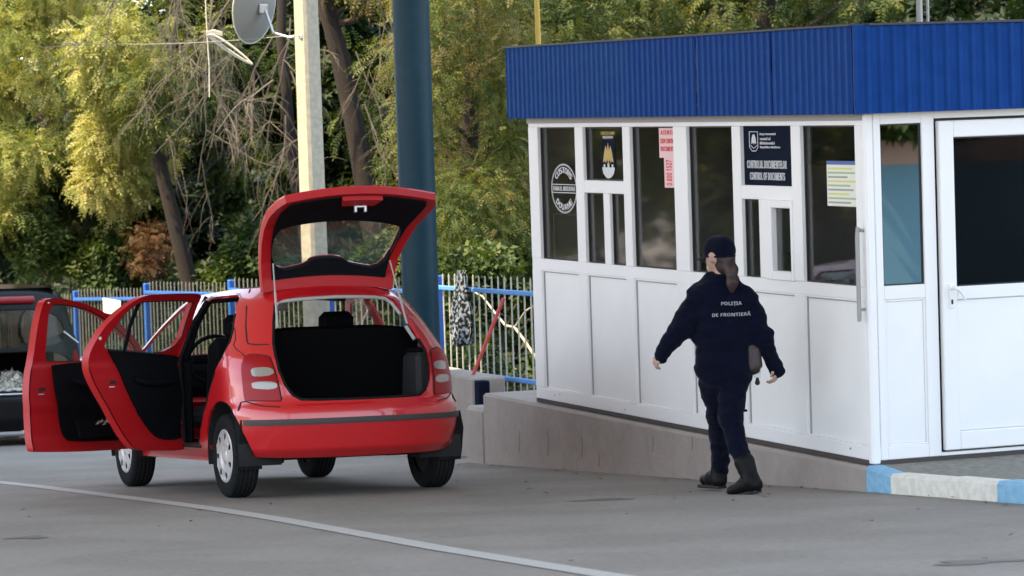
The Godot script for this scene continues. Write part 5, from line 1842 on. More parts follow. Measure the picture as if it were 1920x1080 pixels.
func left_door(car: Node3D, rear: bool) -> void:
	# door axes: first coordinate along the door from the hinge, second height; the skin leans in above the waist
	var phi := deg_to_rad(60.0)
	var hz := -1.02 if rear else -2.0
	var nn := V(cos(phi), 0, sin(phi))
	var dd := V(-sin(phi), 0, cos(phi))
	var at := func(d: float, y: float, off: float) -> Vector3:
		return V(-0.82, 0, hz) + dd * d + V(0, y, 0) + nn * (0.82 - table(y, WY, WW) + off)
	var out := []
	var win := []
	var trim := []
	if rear:
		out = [[0.0, 0.33], [0.03, 0.306], [0.28, 0.315], [0.49, 0.335], [0.54, 0.375], [0.62, 0.49], [0.697, 0.60], [0.78, 0.71], [0.847, 0.809], [0.884, 0.878], [0.905, 0.95], [0.905, 1.02], [0.885, 1.085], [0.854, 1.156], [0.815, 1.215], [0.762, 1.27], [0.689, 1.335], [0.625, 1.385], [0.575, 1.405], [0.52, 1.412], [0.2, 1.415], [0.0, 1.408], [-0.03, 1.36], [-0.045, 1.15], [-0.05, 0.96], [-0.03, 0.6]]
		win = [[0.0, 0.975], [0.77, 1.035], [0.785, 1.06], [0.765, 1.135], [0.715, 1.228], [0.66, 1.305], [0.60, 1.35], [0.55, 1.368], [0.03, 1.368], [0.01, 1.33]]
		trim = [[0.0, 0.40], [0.10, 0.385], [0.23, 0.395], [0.31, 0.43], [0.40, 0.53], [0.49, 0.645], [0.56, 0.78], [0.62, 0.90], [0.70, 0.995], [0.74, 1.025], [0.72, 1.035], [0.0, 0.975], [-0.02, 0.94]]
	else:
		out = [[0.0, 0.33], [0.05, 0.305], [0.6, 0.305], [1.12, 0.325], [1.142, 0.345], [1.128, 0.54], [1.14, 0.71], [1.13, 0.80], [1.115, 0.888], [1.092, 0.985], [1.123, 1.156], [1.166, 1.345], [1.195, 1.40], [1.16, 1.416], [1.05, 1.412], [0.895, 1.392], [0.703, 1.361], [0.461, 1.29], [0.336, 1.237], [0.12, 1.125], [0.0, 1.04], [-0.02, 0.95], [-0.02, 0.6]]
		win = [[0.03, 0.955], [0.93, 0.958], [0.972, 0.98], [0.985, 1.04], [1.036, 1.21], [1.09, 1.355], [1.06, 1.376], [0.909, 1.365], [0.687, 1.33], [0.466, 1.258], [0.192, 1.125], [0.06, 1.04]]
		trim = [[0.02, 0.40], [0.2, 0.372], [0.78, 0.385], [0.827, 0.42], [0.85, 0.471], [0.883, 0.70], [0.912, 0.90], [0.91, 0.95], [0.04, 0.95], [0.01, 0.8]]
	var po := PackedVector2Array()
	for q in round_poly(out, 2): po.append(Vector2(q[0], q[1]))
	var pw := PackedVector2Array()
	win = round_poly(win, 2)
	for q in win: pw.append(Vector2(q[0], q[1]))
	var pt := PackedVector2Array()
	for q in round_poly(trim, 1): pt.append(Vector2(q[0], q[1]))
	var s := Sh.new()
	s.patch(po, [pw], func(d: float, y: float) -> Vector3: return at.call(d, y, -0.035), 0.08, 0.04, 1.0)
	var skin := put("rear_left_door" if rear else "front_left_door", s, M.car_red, car)
	# turned edge and inner pressing
	s = Sh.new()
	for ring in [po, pw]:
		for i in ring.size():
			var a: Vector2 = ring[i]
			var b: Vector2 = ring[(i + 1) % ring.size()]
			var A: Vector3 = at.call(a.x, a.y, -0.035)
			var B: Vector3 = at.call(b.x, b.y, -0.035)
			var c: Vector3 = at.call(0.4, 0.9, 0.0)
			var hint := ((A + B) * 0.5 - c) * (1.0 if ring == po else -1.0)
			s.quad(A, B, at.call(b.x, b.y, 0.03), at.call(a.x, a.y, 0.03), hint)
	s.patch(po, [pw], func(d: float, y: float) -> Vector3: return at.call(d, y, 0.03 + 0.012 * smoothstep(0.0, 0.05, 0.96 - y)), 0.08, 0.04, -1.0)
	put("inner_pressing", s, M.car_red_inner, skin)
	s = Sh.new()
	s.patch(pt, [], func(d: float, y: float) -> Vector3: return at.call(d, y, 0.062 + 0.012 * sin(y * 11.0)), 0.06, 0.04, -1.0, 0.035)
	var tp := put("door_trim", s, M.black_trim, skin)
	s = Sh.new()
	if rear:
		s.tube([at.call(0.12, 0.80, 0.09), at.call(0.26, 0.79, 0.115), at.call(0.42, 0.80, 0.11), at.call(0.50, 0.83, 0.08)], 0.022, 8)
	else:
		s.tube([at.call(0.20, 0.79, 0.09), at.call(0.42, 0.78, 0.115), at.call(0.66, 0.79, 0.11), at.call(0.76, 0.82, 0.08)], 0.022, 8)
		s.patch(PackedVector2Array([Vector2(0.15, 0.41), Vector2(0.72, 0.41), Vector2(0.74, 0.53), Vector2(0.15, 0.53)]), [], func(d: float, y: float) -> Vector3: return at.call(d, y, 0.115), 0.1, 0.05, -1.0, 0.03)
	put("armrest", s, M.black_trim, tp)
	# glass, and the bar that divides off the quarter light
	s = Sh.new()
	s.patch(pw, [], func(d: float, y: float) -> Vector3: return at.call(d, y, -0.005), 0.2, 0.08, 1.0)
	put("door_glass", s, M.car_glass, skin)
	s = Sh.new()
	var seal := []
	for q in win: seal.append(at.call(q[0], q[1], 0.02))
	seal.append(seal[0])
	s.tube(seal, 0.007, 5, false)
	put("window_seal", s, M.rubber, skin)
	if rear:
		s = Sh.new()
		s.tube([at.call(0.56, 1.365, 0.0), at.call(0.552, 1.20, 0.0), at.call(0.537, 1.02, 0.0)], 0.014, 8)
		put("quarter_bar", s, M.black_trim, skin)
	# lock in the door's edge, and its striker plate
	s = Sh.new()
	var lp: Vector3 = at.call(0.69 if rear else 1.03, 0.78 if rear else 0.735, 0.042)
	s.box(lp, V(0.045, 0.010, 0.03), 0.003)
	put("lock", s, M.steel, skin)
	s = Sh.new()
	s.box(lp + V(0.01, 0.035, 0.0), V(0.05, 0.022, 0.02), 0.005)
	put("lock_recess", s, M.hub_dark, skin)
	if rear:
		s = Sh.new()
		s.lathe([Vector2(0.0, 0.006), Vector2(0.012, 0.004), Vector2(0.014, 0.0)], 10, Transform3D(Basis(nn.cross(V(0, 1, 0)), nn, V(0, 1, 0)), at.call(0.845, 1.12, 0.031)))
		put("rubber_stop", s, M.cable_white, skin)
	else:
		s = Sh.new()
		s.lathe([Vector2(0.0, 0.006), Vector2(0.009, 0.004), Vector2(0.011, 0.0)], 10, Transform3D(Basis(nn.cross(V(0, 1, 0)), nn, V(0, 1, 0)), at.call(1.14, 1.385, 0.031)))
		put("rubber_stop", s, M.cable_white, skin)
		# crumpled papers in the door pocket
		s = Sh.new()
		for k in 9:
			var c: Vector3 = at.call(0.40 + k * 0.022, 0.50 + rng.randf_range(-0.02, 0.03) * (1.0 if k > 2 else 0.3), 0.125)
			s.flat(c, c - dd * rng.randf_range(0.03, 0.06) + V(0, rng.randf_range(-0.012, 0.012), 0), c + V(0, rng.randf_range(0.012, 0.035), 0) - dd * 0.025 + nn * rng.randf_range(-0.02, 0.02), nn)
		var paper := put("crumpled_paper", s, M.cable_white)
		paper.transform = car.transform
		tag(paper, "crumpled white paper stuck in the front door pocket of the red car", "paper")

func dark_car() -> void:
	# rear end of a dark people carrier standing in front of the red car, its boot open below the window
	var paint := mat("dark_paint", lin(0.004, 0.0045, 0.0055), 0.35)
	paint.metallic_specular = 0.3
	var lamp := mat("lamp_red", lin(0.24, 0.005, 0.009), 0.4)
	mat("chrome", lin(0.55, 0.55, 0.55), 0.2, 0.9)
	var N := Vector3(0.022, 0.9978, -0.0623).normalized()
	var car := thing("dark_people_carrier", "black people carrier seen from behind at the left edge with red high brake lamp", "car", Transform3D(up_basis(N, 0.0), V(-1.62, -1.226, -16.75)))
	# cross-section of the tail in plan, rounded corners; height tapers in above the waist
	var at := func(u: float, y: float) -> Vector3:
		var w := table(y, [0.15, 0.4, 0.9, 1.1, 1.55, 1.66, 1.72], [0.86, 0.90, 0.905, 0.88, 0.80, 0.74, 0.66])
		var zr := table(y, [0.15, 0.3, 0.55, 0.60, 1.0, 1.5, 1.66, 1.72], [0.05, 0.10, 0.10, 0.04, 0.0, -0.16, -0.26, -0.42])
		if u > 1.0:
			var ph2 := minf(2.0 - u, 1.0)
			if ph2 <= 0.0: return V(w, y, zr - 0.5 + ph2)
			return V(w * pow(maxf(cos(ph2 * PI * 0.5), 0.0), 0.55), y, zr - 0.5 + 0.5 * pow(sin(ph2 * PI * 0.5), 0.55))
		if u <= 0.0: return V(-w, y, zr - 0.5 + u)
		return V(-w * pow(maxf(cos(u * PI * 0.5), 0.0), 0.55), y, zr - 0.5 + 0.5 * pow(sin(u * PI * 0.5), 0.55))
	var win := PackedVector2Array()
	for q in round_poly([[0.50, 1.06], [1.50, 1.06], [1.47, 1.47], [0.53, 1.47]], 2): win.append(Vector2(q[0], q[1]))
	var boot := PackedVector2Array()
	for q in round_poly([[0.52, 0.605], [1.48, 0.605], [1.50, 1.02], [0.50, 1.02]], 2): boot.append(Vector2(q[0], q[1]))
	var sw := [[-2.5, 1.02], [-0.15, 1.05], [0.0, 1.10], [-0.1, 1.5], [-2.0, 1.52]]
	var sl := PackedVector2Array()
	var sr := PackedVector2Array()
	for q in round_poly(sw, 2):
		sl.append(Vector2(q[0], q[1])); sr.append(Vector2(2.0 - q[0], q[1]))
	var arcs := []
	for zc in [-0.62, -3.2]:
		for m in 2:
			var a := PackedVector2Array()
			for k in 17:
				var t := PI * k / 16.0
				var u: float = zc + 0.47 + 0.38 * cos(t) + 0.0
				a.append(Vector2(u if m == 0 else 2.0 - u, 0.32 + 0.38 * sin(t)))
			for e in [zc + 0.09, zc + 0.85]: a.append(Vector2(e if m == 0 else 2.0 - e, 0.1))
			arcs.append(a)
	var s := Sh.new()
	s.patch(PackedVector2Array([Vector2(-3.6, 0.18), Vector2(5.6, 0.18), Vector2(5.6, 0.9), Vector2(4.9, 1.0), Vector2(4.0, 1.70), Vector2(-2.0, 1.70), Vector2(-2.9, 1.0), Vector2(-3.6, 0.9)]), [win, boot, sl, sr] + arcs, at, 0.09, 0.08, 1.0, 0.03)
	put("body", s, paint, car)
	s = Sh.new()
	s.sheet(func(x: float, z: float) -> Vector3: return V(x * 0.70, 1.70 + 0.05 * (1.0 - x * x), z), -1.0, 1.0, 10, -2.6, -0.34, 8, -1.0)
	s.sheet(func(x: float, z: float) -> Vector3: return V(x * 0.86, table(z, [-4.3, -4.0, -3.2], [0.75, 0.92, 1.02]), z), -1.0, 1.0, 4, -4.3, -3.2, 6, -1.0)
	put("roof", s, paint, car)
	for q in [win, sl, sr]:
		s = Sh.new()
		s.patch(q, [], func(u: float, y: float) -> Vector3: return at.call(u, y) * Vector3(0.99, 1, 1) + V(0, 0, -0.012), 0.2, 0.12, 1.0)
		put("window", s, M.tinted_glass, car)
	s = Sh.new()
	s.sheet(func(x: float, v: float) -> Vector3: return V(x * lerpf(0.8, 0.66, v), lerpf(1.02, 1.68, v), lerpf(-3.3, -2.55, v)), -1.0, 1.0, 4, 0.0, 1.0, 4, -1.0)
	put("windscreen", s, M.car_glass, car)
	s = Sh.new()
	s.span(V(-0.8, 0.25, -3.2), V(0.8, 0.58, -0.1))
	s.span(V(-0.75, 0.58, -1.0), V(0.75, 1.05, -0.85), 0.03)
	put("interior", s, M.carpet, car)
	s = Sh.new()
	var hl := []
	for k in 9: hl.append(at.call(lerpf(0.83, 1.17, k / 8.0), 1.57) + V(0, 0, 0.012))
	s.tube(hl, 0.042, 8)
	put("high_brake_lamp", s, lamp, car)
	s = Sh.new()
	var ct := []
	for k in 17: ct.append(at.call(lerpf(0.2, 1.8, k / 16.0), 0.57) + V(0, 0, 0.01))
	s.tube(ct, 0.012, 8)
	put("chrome_strip", s, M.chrome, car)
	s = Sh.new()
	s.box(V(0, 0.15, 0.06), V(1.5, 0.05, 0.12), 0.02)
	put("skid_plate", s, M.dull_steel, car)
	s = Sh.new()
	s.tube([V(0.67, 1.22, -0.09), V(0.82, 1.09, -0.05)], 0.011, 8)
	put("gas_strut", s, M.chrome, car)
	for m in 2:
		s = Sh.new()
		var tl := PackedVector2Array()
		for q in round_poly([[0.30, 0.66], [0.47, 0.66], [0.46, 1.02], [0.34, 1.02]], 2): tl.append(Vector2(q[0] if m == 0 else 2.0 - q[0], q[1]))
		s.patch(tl, [], func(u: float, y: float) -> Vector3: return at.call(u, y) * Vector3(1.008, 1, 1) + V(0, 0, 0.008), 0.05, 0.08, 1.0, 0.015)
		put("tail_lamp", s, M.lens_red, car)
	for q in [[-1.0, -0.62], [1.0, -0.62], [-1.0, -3.2], [1.0, -3.2]]:
		s = Sh.new()
		var wa := Transform3D(Basis(V(0, 1, 0), V(-1, 0, 0), V(0, 0, 1)), V(q[0] * 0.78, 0.315, q[1]))
		s.lathe([Vector2(0.0, -0.09), Vector2(0.22, -0.095), Vector2(0.29, -0.09), Vector2(0.315, -0.05), Vector2(0.315, 0.05), Vector2(0.29, 0.09), Vector2(0.22, 0.095), Vector2(0.0, 0.09)], 32, wa)
		put("wheel", s, M.rubber, car)
	# crumpled white cloth in the open boot
	s = Sh.new()
	var nz := FastNoiseLite.new()
	nz.seed = 9
	nz.frequency = 4.0
	s.sheet(func(u: float, v: float) -> Vector3:
		var b := sin(u * PI) * sin(v * PI)
		return V(lerpf(-0.15, 0.40, u) + nz.get_noise_2d(u * 3.0, v * 3.0) * 0.06, 0.60 + b * 0.20 + nz.get_noise_2d(u * 2.0 + 9.0, v * 2.0) * 0.12 * b, lerpf(-0.05, -0.55, v) + nz.get_noise_2d(u, v + 5.0) * 0.1), 0.0, 1.0, 30, 0.0, 1.0, 20, 1.0)
	var cl := put("white_cloth", s, M.cable_white)
	cl.transform = car.transform
	tag(cl, "crumpled white cloth bundle lying in the boot of the black car", "cloth")

# ---------------------------------------------------------------- bodies as one smooth surface
func blend(prims: Array, cell: float, k: float, sh: Sh, nz: FastNoiseLite = null, amp := 0.0) -> void:
	# prims: [a, b, radius at a, radius at b]; tapered capsules joined by a smooth minimum, meshed as surface nets
	var lo: Vector3 = prims[0][0]
	var hi := lo
	for p in prims:
		for e in 2:
			lo = lo.min(p[e] - Vector3.ONE * (p[2 + e] + k + cell * 2.0)); hi = hi.max(p[e] + Vector3.ONE * (p[2 + e] + k + cell * 2.0))
	var nx := ceili((hi.x - lo.x) / cell) + 1
	var ny := ceili((hi.y - lo.y) / cell) + 1
	var nz_ := ceili((hi.z - lo.z) / cell) + 1
	var g := PackedFloat32Array()
	g.resize(nx * ny * nz_)
	g.fill(9.0)
	for p in prims:
		var a: Vector3 = p[0]
		var ab: Vector3 = p[1] - a
		var l2 := maxf(ab.length_squared(), 1e-9)
		var ra: float = p[2]
		var rb: float = p[3]
		var m := maxf(ra, rb) + k + cell * 2.0
		var q0 := ((a.min(p[1]) - Vector3.ONE * m - lo) / cell).floor().max(Vector3.ZERO)
		var q1 := ((a.max(p[1]) + Vector3.ONE * m - lo) / cell).ceil().min(V(nx - 1, ny - 1, nz_ - 1))
		for i in range(int(q0.x), int(q1.x) + 1):
			for j in range(int(q0.y), int(q1.y) + 1):
				for l in range(int(q0.z), int(q1.z) + 1):
					var w := lo + V(i, j, l) * cell
					var t := clampf((w - a).dot(ab) / l2, 0.0, 1.0)
					var d := (w - a - ab * t).length() - lerpf(ra, rb, t)
					var at := (i * ny + j) * nz_ + l
					var o := g[at]
					var h := maxf(k - absf(d - o), 0.0) / k
					g[at] = minf(d, o) - h * h * k * 0.25
	if nz != null:
		for i in nx:
			for j in ny:
				for l in nz_:
					var at := (i * ny + j) * nz_ + l
					if absf(g[at]) < 0.06:
						var w := lo + V(i, j, l) * cell
						g[at] += nz.get_noise_3d(w.x, w.y * 1.8, w.z) * amp
	var verts := {}
	var corner := [0, 1, nz_, nz_ + 1, ny * nz_, ny * nz_ + 1, ny * nz_ + nz_, ny * nz_ + nz_ + 1]
	var offs := [V(0, 0, 0), V(0, 0, 1), V(0, 1, 0), V(0, 1, 1), V(1, 0, 0), V(1, 0, 1), V(1, 1, 0), V(1, 1, 1)]
	var edges := [[0, 1], [0, 2], [0, 4], [1, 3], [1, 5], [2, 3], [2, 6], [3, 7], [4, 5], [4, 6], [5, 7], [6, 7]]
	for i in nx - 1:
		for j in ny - 1:
			for l in nz_ - 1:
				var at := (i * ny + j) * nz_ + l
				var neg := 0
				for c in corner:
					if g[at + c] < 0.0: neg += 1
				if neg == 0 or neg == 8: continue
				var sum := Vector3.ZERO
				var cnt := 0
				for e in edges:
					var d0 := g[at + corner[e[0]]]
					var d1 := g[at + corner[e[1]]]
					if (d0 < 0.0) != (d1 < 0.0):
						sum += offs[e[0]].lerp(offs[e[1]], d0 / (d0 - d1))
						cnt += 1
				var f := sum / cnt
				var gx := 0.0
				var gy_ := 0.0
				var gz := 0.0
				for c in 8:
					var o: Vector3 = offs[c]
					var val := g[at + corner[c]]
					var wx := f.x if o.x > 0.5 else 1.0 - f.x
					var wy := f.y if o.y > 0.5 else 1.0 - f.y
					var wz := f.z if o.z > 0.5 else 1.0 - f.z
					gx += (1.0 if o.x > 0.5 else -1.0) * wy * wz * val
					gy_ += (1.0 if o.y > 0.5 else -1.0) * wx * wz * val
					gz += (1.0 if o.z > 0.5 else -1.0) * wx * wy * val
				verts[at] = [lo + (V(i, j, l) + f) * cell, V(gx, gy_, gz).normalized()]
	var step := [ny * nz_, nz_, 1]
	for at in verts:
		# the three edges that start at this cell's low corner
		for ax in 3:
			var d0 := g[at]
			var d1 := g[at + step[ax]]
			if (d0 < 0.0) == (d1 < 0.0): continue
			var s1: int = step[(ax + 1) % 3]
			var s2: int = step[(ax + 2) % 3]
			var q := [verts.get(at), verts.get(at - s1), verts.get(at - s1 - s2), verts.get(at - s2)]
			if q.has(null): continue
			sh.squad([q[0][0], q[1][0], q[2][0], q[3][0]], [q[0][1], q[1][1], q[2][1], q[3][1]])

func depth_of(prims: Array, p: Vector3) -> float:
	var best := 9.0
	for q in prims:
		var ab: Vector3 = q[1] - q[0]
		var t := clampf((p - q[0]).dot(ab) / maxf(ab.length_squared(), 1e-9), 0.0, 1.0)
		best = minf(best, (p - q[0] - ab * t).length() - lerpf(q[2], q[3], t))
	return best

func grown(prims: Array, by: float) -> Array:
	var o := []
	for p in prims: o.append([p[0], p[1], p[2] + by, p[3] + by])
	return o

func officer() -> void:
	mottled("uniform", lin(0.0028, 0.0040, 0.0112), lin(0.0042, 0.0058, 0.0155), 0.9, 0.6, 91, 0.03)
	M.uniform.metallic_specular = 0.12
	M.uniform.rim_enabled = true
	M.uniform.rim = 0.12
	M.uniform.rim_tint = 0.6
	mat("skin", lin(0.40, 0.26, 0.20), 0.6)
	M.skin.subsurf_scatter_enabled = true
	M.skin.subsurf_scatter_strength = 0.1
	mat("boot_leather", lin(0.005, 0.005, 0.005), 0.5)
	M.boot_leather.metallic_specular = 0.25
	mat("hair_brown", lin(0.022, 0.008, 0.006), 0.6)
	mat("holster_brown", lin(0.022, 0.011, 0.009), 0.5)
	mat("sole", lin(0.02, 0.02, 0.02), 0.9)
	var origin := V(-0.70, gy(-0.70, -0.70), -0.70)
	var p := thing("person", "border officer in dark navy uniform and cap walking away beside the booth", "person", Transform3D(Basis(V(0.9308, 0, 0.3655), V(0, 1, 0), V(-0.3655, 0, 0.9308)), origin))
	# x to the picture's right, y up, z towards the viewer
	var gl := -0.018
	var legs_l := [[V(-0.054, 0.80, 0.005), V(-0.018, 0.48, -0.14), 0.108, 0.078], [V(-0.018, 0.48, -0.14), V(-0.004, 0.12, -0.36), 0.076, 0.056]]
	var legs_r := [[V(0.086, 0.79, 0.005), V(0.046, 0.48, 0.05), 0.108, 0.077], [V(0.046, 0.48, 0.05), V(0.116, 0.19, 0.19), 0.076, 0.056]]
	var hips := [[V(-0.055, 0.98, 0.0), V(-0.052, 0.82, 0.012), 0.102, 0.109], [V(0.090, 0.98, 0.0), V(0.086, 0.81, 0.012), 0.102, 0.109]]
	var torso := [[V(-0.055, 1.03, 0.0), V(-0.045, 1.20, -0.005), 0.106, 0.106], [V(0.088, 1.03, 0.0), V(0.085, 1.19, -0.005), 0.106, 0.106], [V(-0.095, 1.275, -0.005), V(0.145, 1.252, -0.005), 0.076, 0.076], [V(-0.04, 1.34, -0.01), V(0.07, 1.33, -0.01), 0.068, 0.068]]
	var arm_l := [[V(-0.140, 1.255, -0.005), V(-0.240, 1.075, 0.02), 0.074, 0.066], [V(-0.240, 1.075, 0.02), V(-0.385, 0.893, -0.01), 0.064, 0.048]]
	var arm_r := [[V(0.185, 1.225, 0.0), V(0.262, 0.995, 0.03), 0.072, 0.062], [V(0.262, 0.995, 0.03), V(0.350, 0.775, 0.0), 0.060, 0.047]]
	var face := V(-0.80, 0, -0.60).normalized()
	var hc := V(0.005, 1.505, -0.01)
	var head := [[hc + V(0, 0.01, 0) - face * 0.018, hc + V(0, 0.01, 0) + face * 0.012, 0.081, 0.078], [hc + V(0, -0.045, 0) + face * 0.03, hc + V(0, -0.072, 0) + face * 0.052, 0.056, 0.034], [hc + V(0, -0.03, 0) + face * 0.082, hc + V(0, -0.012, 0) + face * 0.080, 0.016, 0.010], [hc + V(0.012, -0.07, 0), V(0.022, 1.34, -0.01), 0.050, 0.054]]
	var sidev := face.cross(Vector3.UP)
	for e in [-1.0, 1.0]:
		head.append([hc + sidev * e * 0.076 + V(0, -0.01, 0), hc + sidev * e * 0.081 + V(0, 0.015, 0), 0.016, 0.020])
	head.append([hc + face * 0.073 + V(0, -0.062, 0) - sidev * 0.015, hc + face * 0.073 + V(0, -0.062, 0) + sidev * 0.015, 0.008, 0.008])
	var s := Sh.new()
	var inside := grown(legs_l + legs_r + hips + torso + arm_l + arm_r, -0.026)
	blend(inside, 0.016, 0.03, s)
	blend(head, 0.006, 0.02, s)
	hand(s, V(-0.366, 0.915, 0.0), V(-0.62, -0.75, -0.15), V(0.6, -0.5, -0.6))
	hand(s, V(0.345, 0.810, 0.0), V(0.02, -1.0, 0.0), V(-0.9, 0.0, -0.4))
	put("body", s, M.skin, p)
	# eyes and mouth
	s = Sh.new()
	for e in [-1.0, 1.0]:
		var c: Vector3 = hc + face * 0.083 + sidev * e * 0.032 + V(0, 0.005, 0)
		s.box(c, V(0.016, 0.008, 0.016), 0.003)
	put("eye", s, M.hair_brown, p)
	var nz := FastNoiseLite.new()
	nz.seed = 31
	nz.frequency = 6.0
	nz.fractal_octaves = 2
	# jacket, trousers, boots
	var jk := torso + arm_l + arm_r + [[V(-0.062, 1.015, 0.0), V(-0.060, 1.00, 0.0), 0.108, 0.114], [V(0.094, 1.015, 0.0), V(0.094, 1.00, 0.0), 0.108, 0.114], [V(-0.03, 1.36, -0.01), V(0.055, 1.355, -0.01), 0.058, 0.058]]
	s = Sh.new()
	blend(jk, 0.011, 0.045, s, nz, 0.016)
	put("jacket", s, M.uniform, p)
	s = Sh.new()
	blend(hips + legs_l + legs_r, 0.011, 0.035, s, nz, 0.015)
	s.box(V(0.128, 0.53, 0.05), V(0.05, 0.014, 0.05), 0.005)
	put("trousers", s, M.uniform, p)
	for q in [[V(-0.020, 0.20, -0.33), V(-0.016, 0.085, -0.36), V(-0.012, 0.045, -0.335), V(-0.10, 0.035, -0.50)], [V(0.118, 0.215, 0.18), V(0.155, 0.10, 0.235), V(0.175, 0.075, 0.25), V(0.035, 0.032, 0.14)]]:
		s = Sh.new()
		var mid: Vector3 = q[2].lerp(q[3], 0.5) + V(0, 0.012, 0)
		blend([[q[0], q[1], 0.066 if q[0].z > 0.0 else 0.045, 0.050 if q[0].z > 0.0 else 0.046], [q[1], q[2], 0.050, 0.042], [q[2], mid, 0.042, 0.044], [mid, q[3], 0.042, 0.034]], 0.007, 0.03, s)
		var bt := put("boot", s, M.boot_leather, p)
		s = Sh.new()
		var d: Vector3 = (q[3] - q[2])
		s.box(q[2].lerp(q[3], 0.52) + V(0, -0.042, 0), V(0.075, 0.022, d.length() + 0.075), 0.008, Basis.looking_at(d, Vector3.UP))
		put("sole", s, M.sole, bt)
	# cap with its peak, hair and pony tail
	s = Sh.new()
	var cc := hc + V(0, 0.042, 0) - face * 0.004
	blend([[cc - face * 0.022, cc + face * 0.022, 0.087, 0.084], [cc + V(0, 0.026, 0) - face * 0.02, cc + V(0, 0.03, 0) + face * 0.018, 0.070, 0.066]], 0.007, 0.02, s)
	var keep := Sh.new()
	for i in range(0, s.v.size(), 3):
		# cut the dome off at the cap's lower edge
		if s.v[i].y > cc.y - 0.035 and s.v[i + 1].y > cc.y - 0.035 and s.v[i + 2].y > cc.y - 0.035:
			keep.tri(s.v[i], s.v[i + 1], s.v[i + 2], s.n[i], s.n[i + 1], s.n[i + 2])
	var band := []
	for k in 33:
		var a := TAU * k / 32.0
		band.append(cc + V(0, -0.034, 0) + face * (0.102 * cos(a)) + sidev * (0.083 * sin(a)))
	keep.tube(band, 0.008, 6, false)
	var cap := put("cap", keep, M.uniform, p)
	s = Sh.new()
	s.patch(PackedVector2Array([Vector2(-0.075, 0.0), Vector2(0.075, 0.0), Vector2(0.068, 0.04), Vector2(0.04, 0.068), Vector2(0.0, 0.078), Vector2(-0.04, 0.068), Vector2(-0.068, 0.04)]), [], func(x: float, v: float) -> Vector3: return cc + V(0, -0.030, 0) + face * (0.083 + v - 6.0 * x * x * 0.8) + sidev * x + V(0, -v * 0.35 - 4.0 * x * x, 0), 0.02, 0.02, -1.0, 0.006)
	put("peak", s, M.uniform, cap)
	s = Sh.new()
	var bk := -face
	blend([[hc + bk * 0.03 + V(0, 0.0, 0), hc + bk * 0.045 + V(0, -0.055, 0), 0.081, 0.062], [hc + bk * 0.06 + V(0, -0.03, 0.01), V(0.078, 1.43, 0.070), 0.045, 0.038], [V(0.080, 1.43, 0.075), V(0.076, 1.345, 0.100), 0.037, 0.035], [V(0.078, 1.345, 0.105), V(0.074, 1.295, 0.112), 0.034, 0.014]], 0.007, 0.025, s, nz, 0.004)
	put("hair", s, M.hair_brown, p)
	# print on the back, laid on the jacket
	for q in [["POLIŢIA", 0.068, 1.214, 0.130, 0.028], ["DE FRONTIERĂ", 0.066, 1.150, 0.245, 0.027]]:
		var t := words(q[0], q[3], q[4], M.grey_print, p, Transform3D.IDENTITY, "lettering")
		var arr: Array = t.mesh.surface_get_arrays(0)
		var vs: PackedVector3Array = arr[Mesh.ARRAY_VERTEX]
		for i in vs.size():
			var w := V(vs[i].x + q[1], vs[i].y + q[2], 0.30)
			while w.z > 0.0 and depth_of(jk, w) > 0.024: w.z -= 0.003
			vs[i] = V(w.x, w.y, w.z + vs[i].z)
		arr[Mesh.ARRAY_VERTEX] = vs
		var am := ArrayMesh.new()
		am.add_surface_from_arrays(Mesh.PRIMITIVE_TRIANGLES, arr)
		t.mesh = am
	# belt bag at the right hip, with a tag and keys hanging from it
	s = Sh.new()
	blend([[V(0.185, 0.93, 0.04), V(0.20, 0.80, 0.05), 0.040, 0.046], [V(0.215, 0.91, 0.05), V(0.222, 0.82, 0.055), 0.034, 0.036]], 0.008, 0.02, s)
	put("holster", s, M.holster_brown, p)
	s = Sh.new()
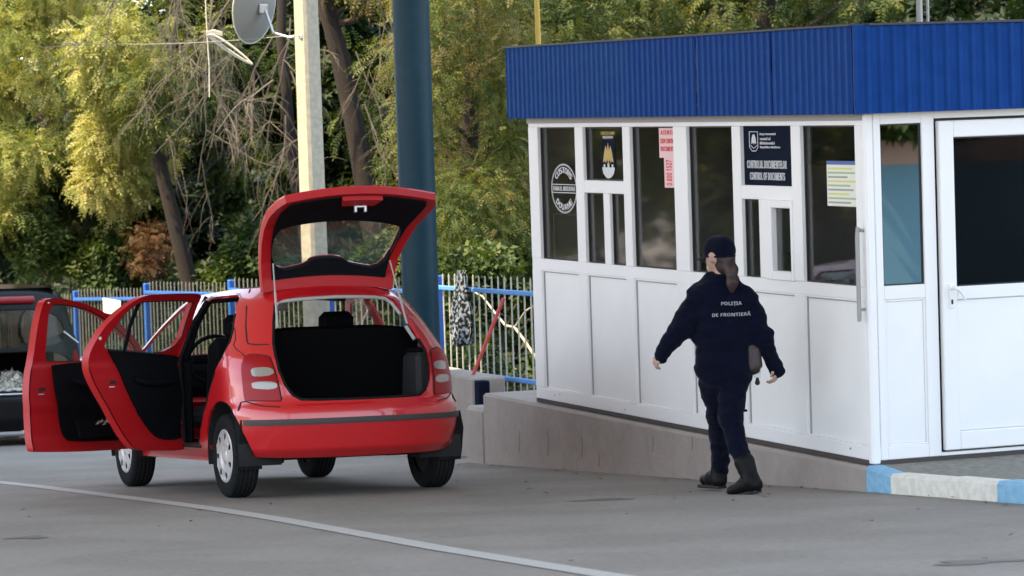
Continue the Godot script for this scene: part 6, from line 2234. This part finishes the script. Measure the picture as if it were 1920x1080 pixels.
	s.box(V(0.225, 0.752, 0.06), V(0.045, 0.03, 0.012), 0.003, Basis(Vector3.BACK, -0.15))
	s.tube([V(0.235, 0.86, 0.07), V(0.246, 0.80, 0.075), V(0.24, 0.76, 0.07)], 0.004, 6)
	put("tag", s, M.white_print, p)
	s = Sh.new()
	blend([[V(0.222, 0.73, 0.06), V(0.222, 0.705, 0.06), 0.010, 0.017]], 0.005, 0.01, s)
	put("key_fob", s, M.hub_dark, p)

func hand(sh: Sh, wrist: Vector3, dir: Vector3, palm: Vector3) -> void:
	var s := Sh.new()
	# palm, four unequal curled fingers and a thumb that leaves its side
	var d := dir.normalized()
	var n := (palm - d * palm.dot(d)).normalized()
	var a := d.cross(n)
	var pr := []
	for i in 4:
		var o := (i - 1.5) * 0.019
		var k := wrist + d * 0.085 + a * o
		pr.append([wrist + d * 0.015 + a * o * 0.6, k, 0.017, 0.014])
		var l: float = [0.034, 0.040, 0.038, 0.030][i]
		var j := k + (d * 0.85 + n * 0.5).normalized() * l
		var m := j + (d * 0.35 + n * 0.95).normalized() * l * 0.75
		var e := m + (d * -0.2 + n * 1.0).normalized() * l * 0.55
		pr.append([k, j, 0.0095, 0.0088]); pr.append([j, m, 0.0088, 0.0082]); pr.append([m, e, 0.0082, 0.007])
	var tb := wrist + d * 0.03 - a * 0.03
	var t1 := tb + (d * 0.75 - a * 0.6 + n * 0.3).normalized() * 0.035
	pr.append([wrist + d * 0.02 - a * 0.01, tb, 0.016, 0.013]); pr.append([tb, t1, 0.0115, 0.010]); pr.append([t1, t1 + (d * 0.9 + n * 0.45).normalized() * 0.028, 0.0098, 0.0078])
	pr.append([wrist - d * 0.06, wrist + d * 0.02, 0.026, 0.022])
	blend(pr, 0.0042, 0.008, s)
	for i in range(0, s.v.size(), 3):
		sh.tri(wrist + (s.v[i] - wrist) * 0.86, wrist + (s.v[i + 1] - wrist) * 0.86, wrist + (s.v[i + 2] - wrist) * 0.86, s.n[i], s.n[i + 1], s.n[i + 2])
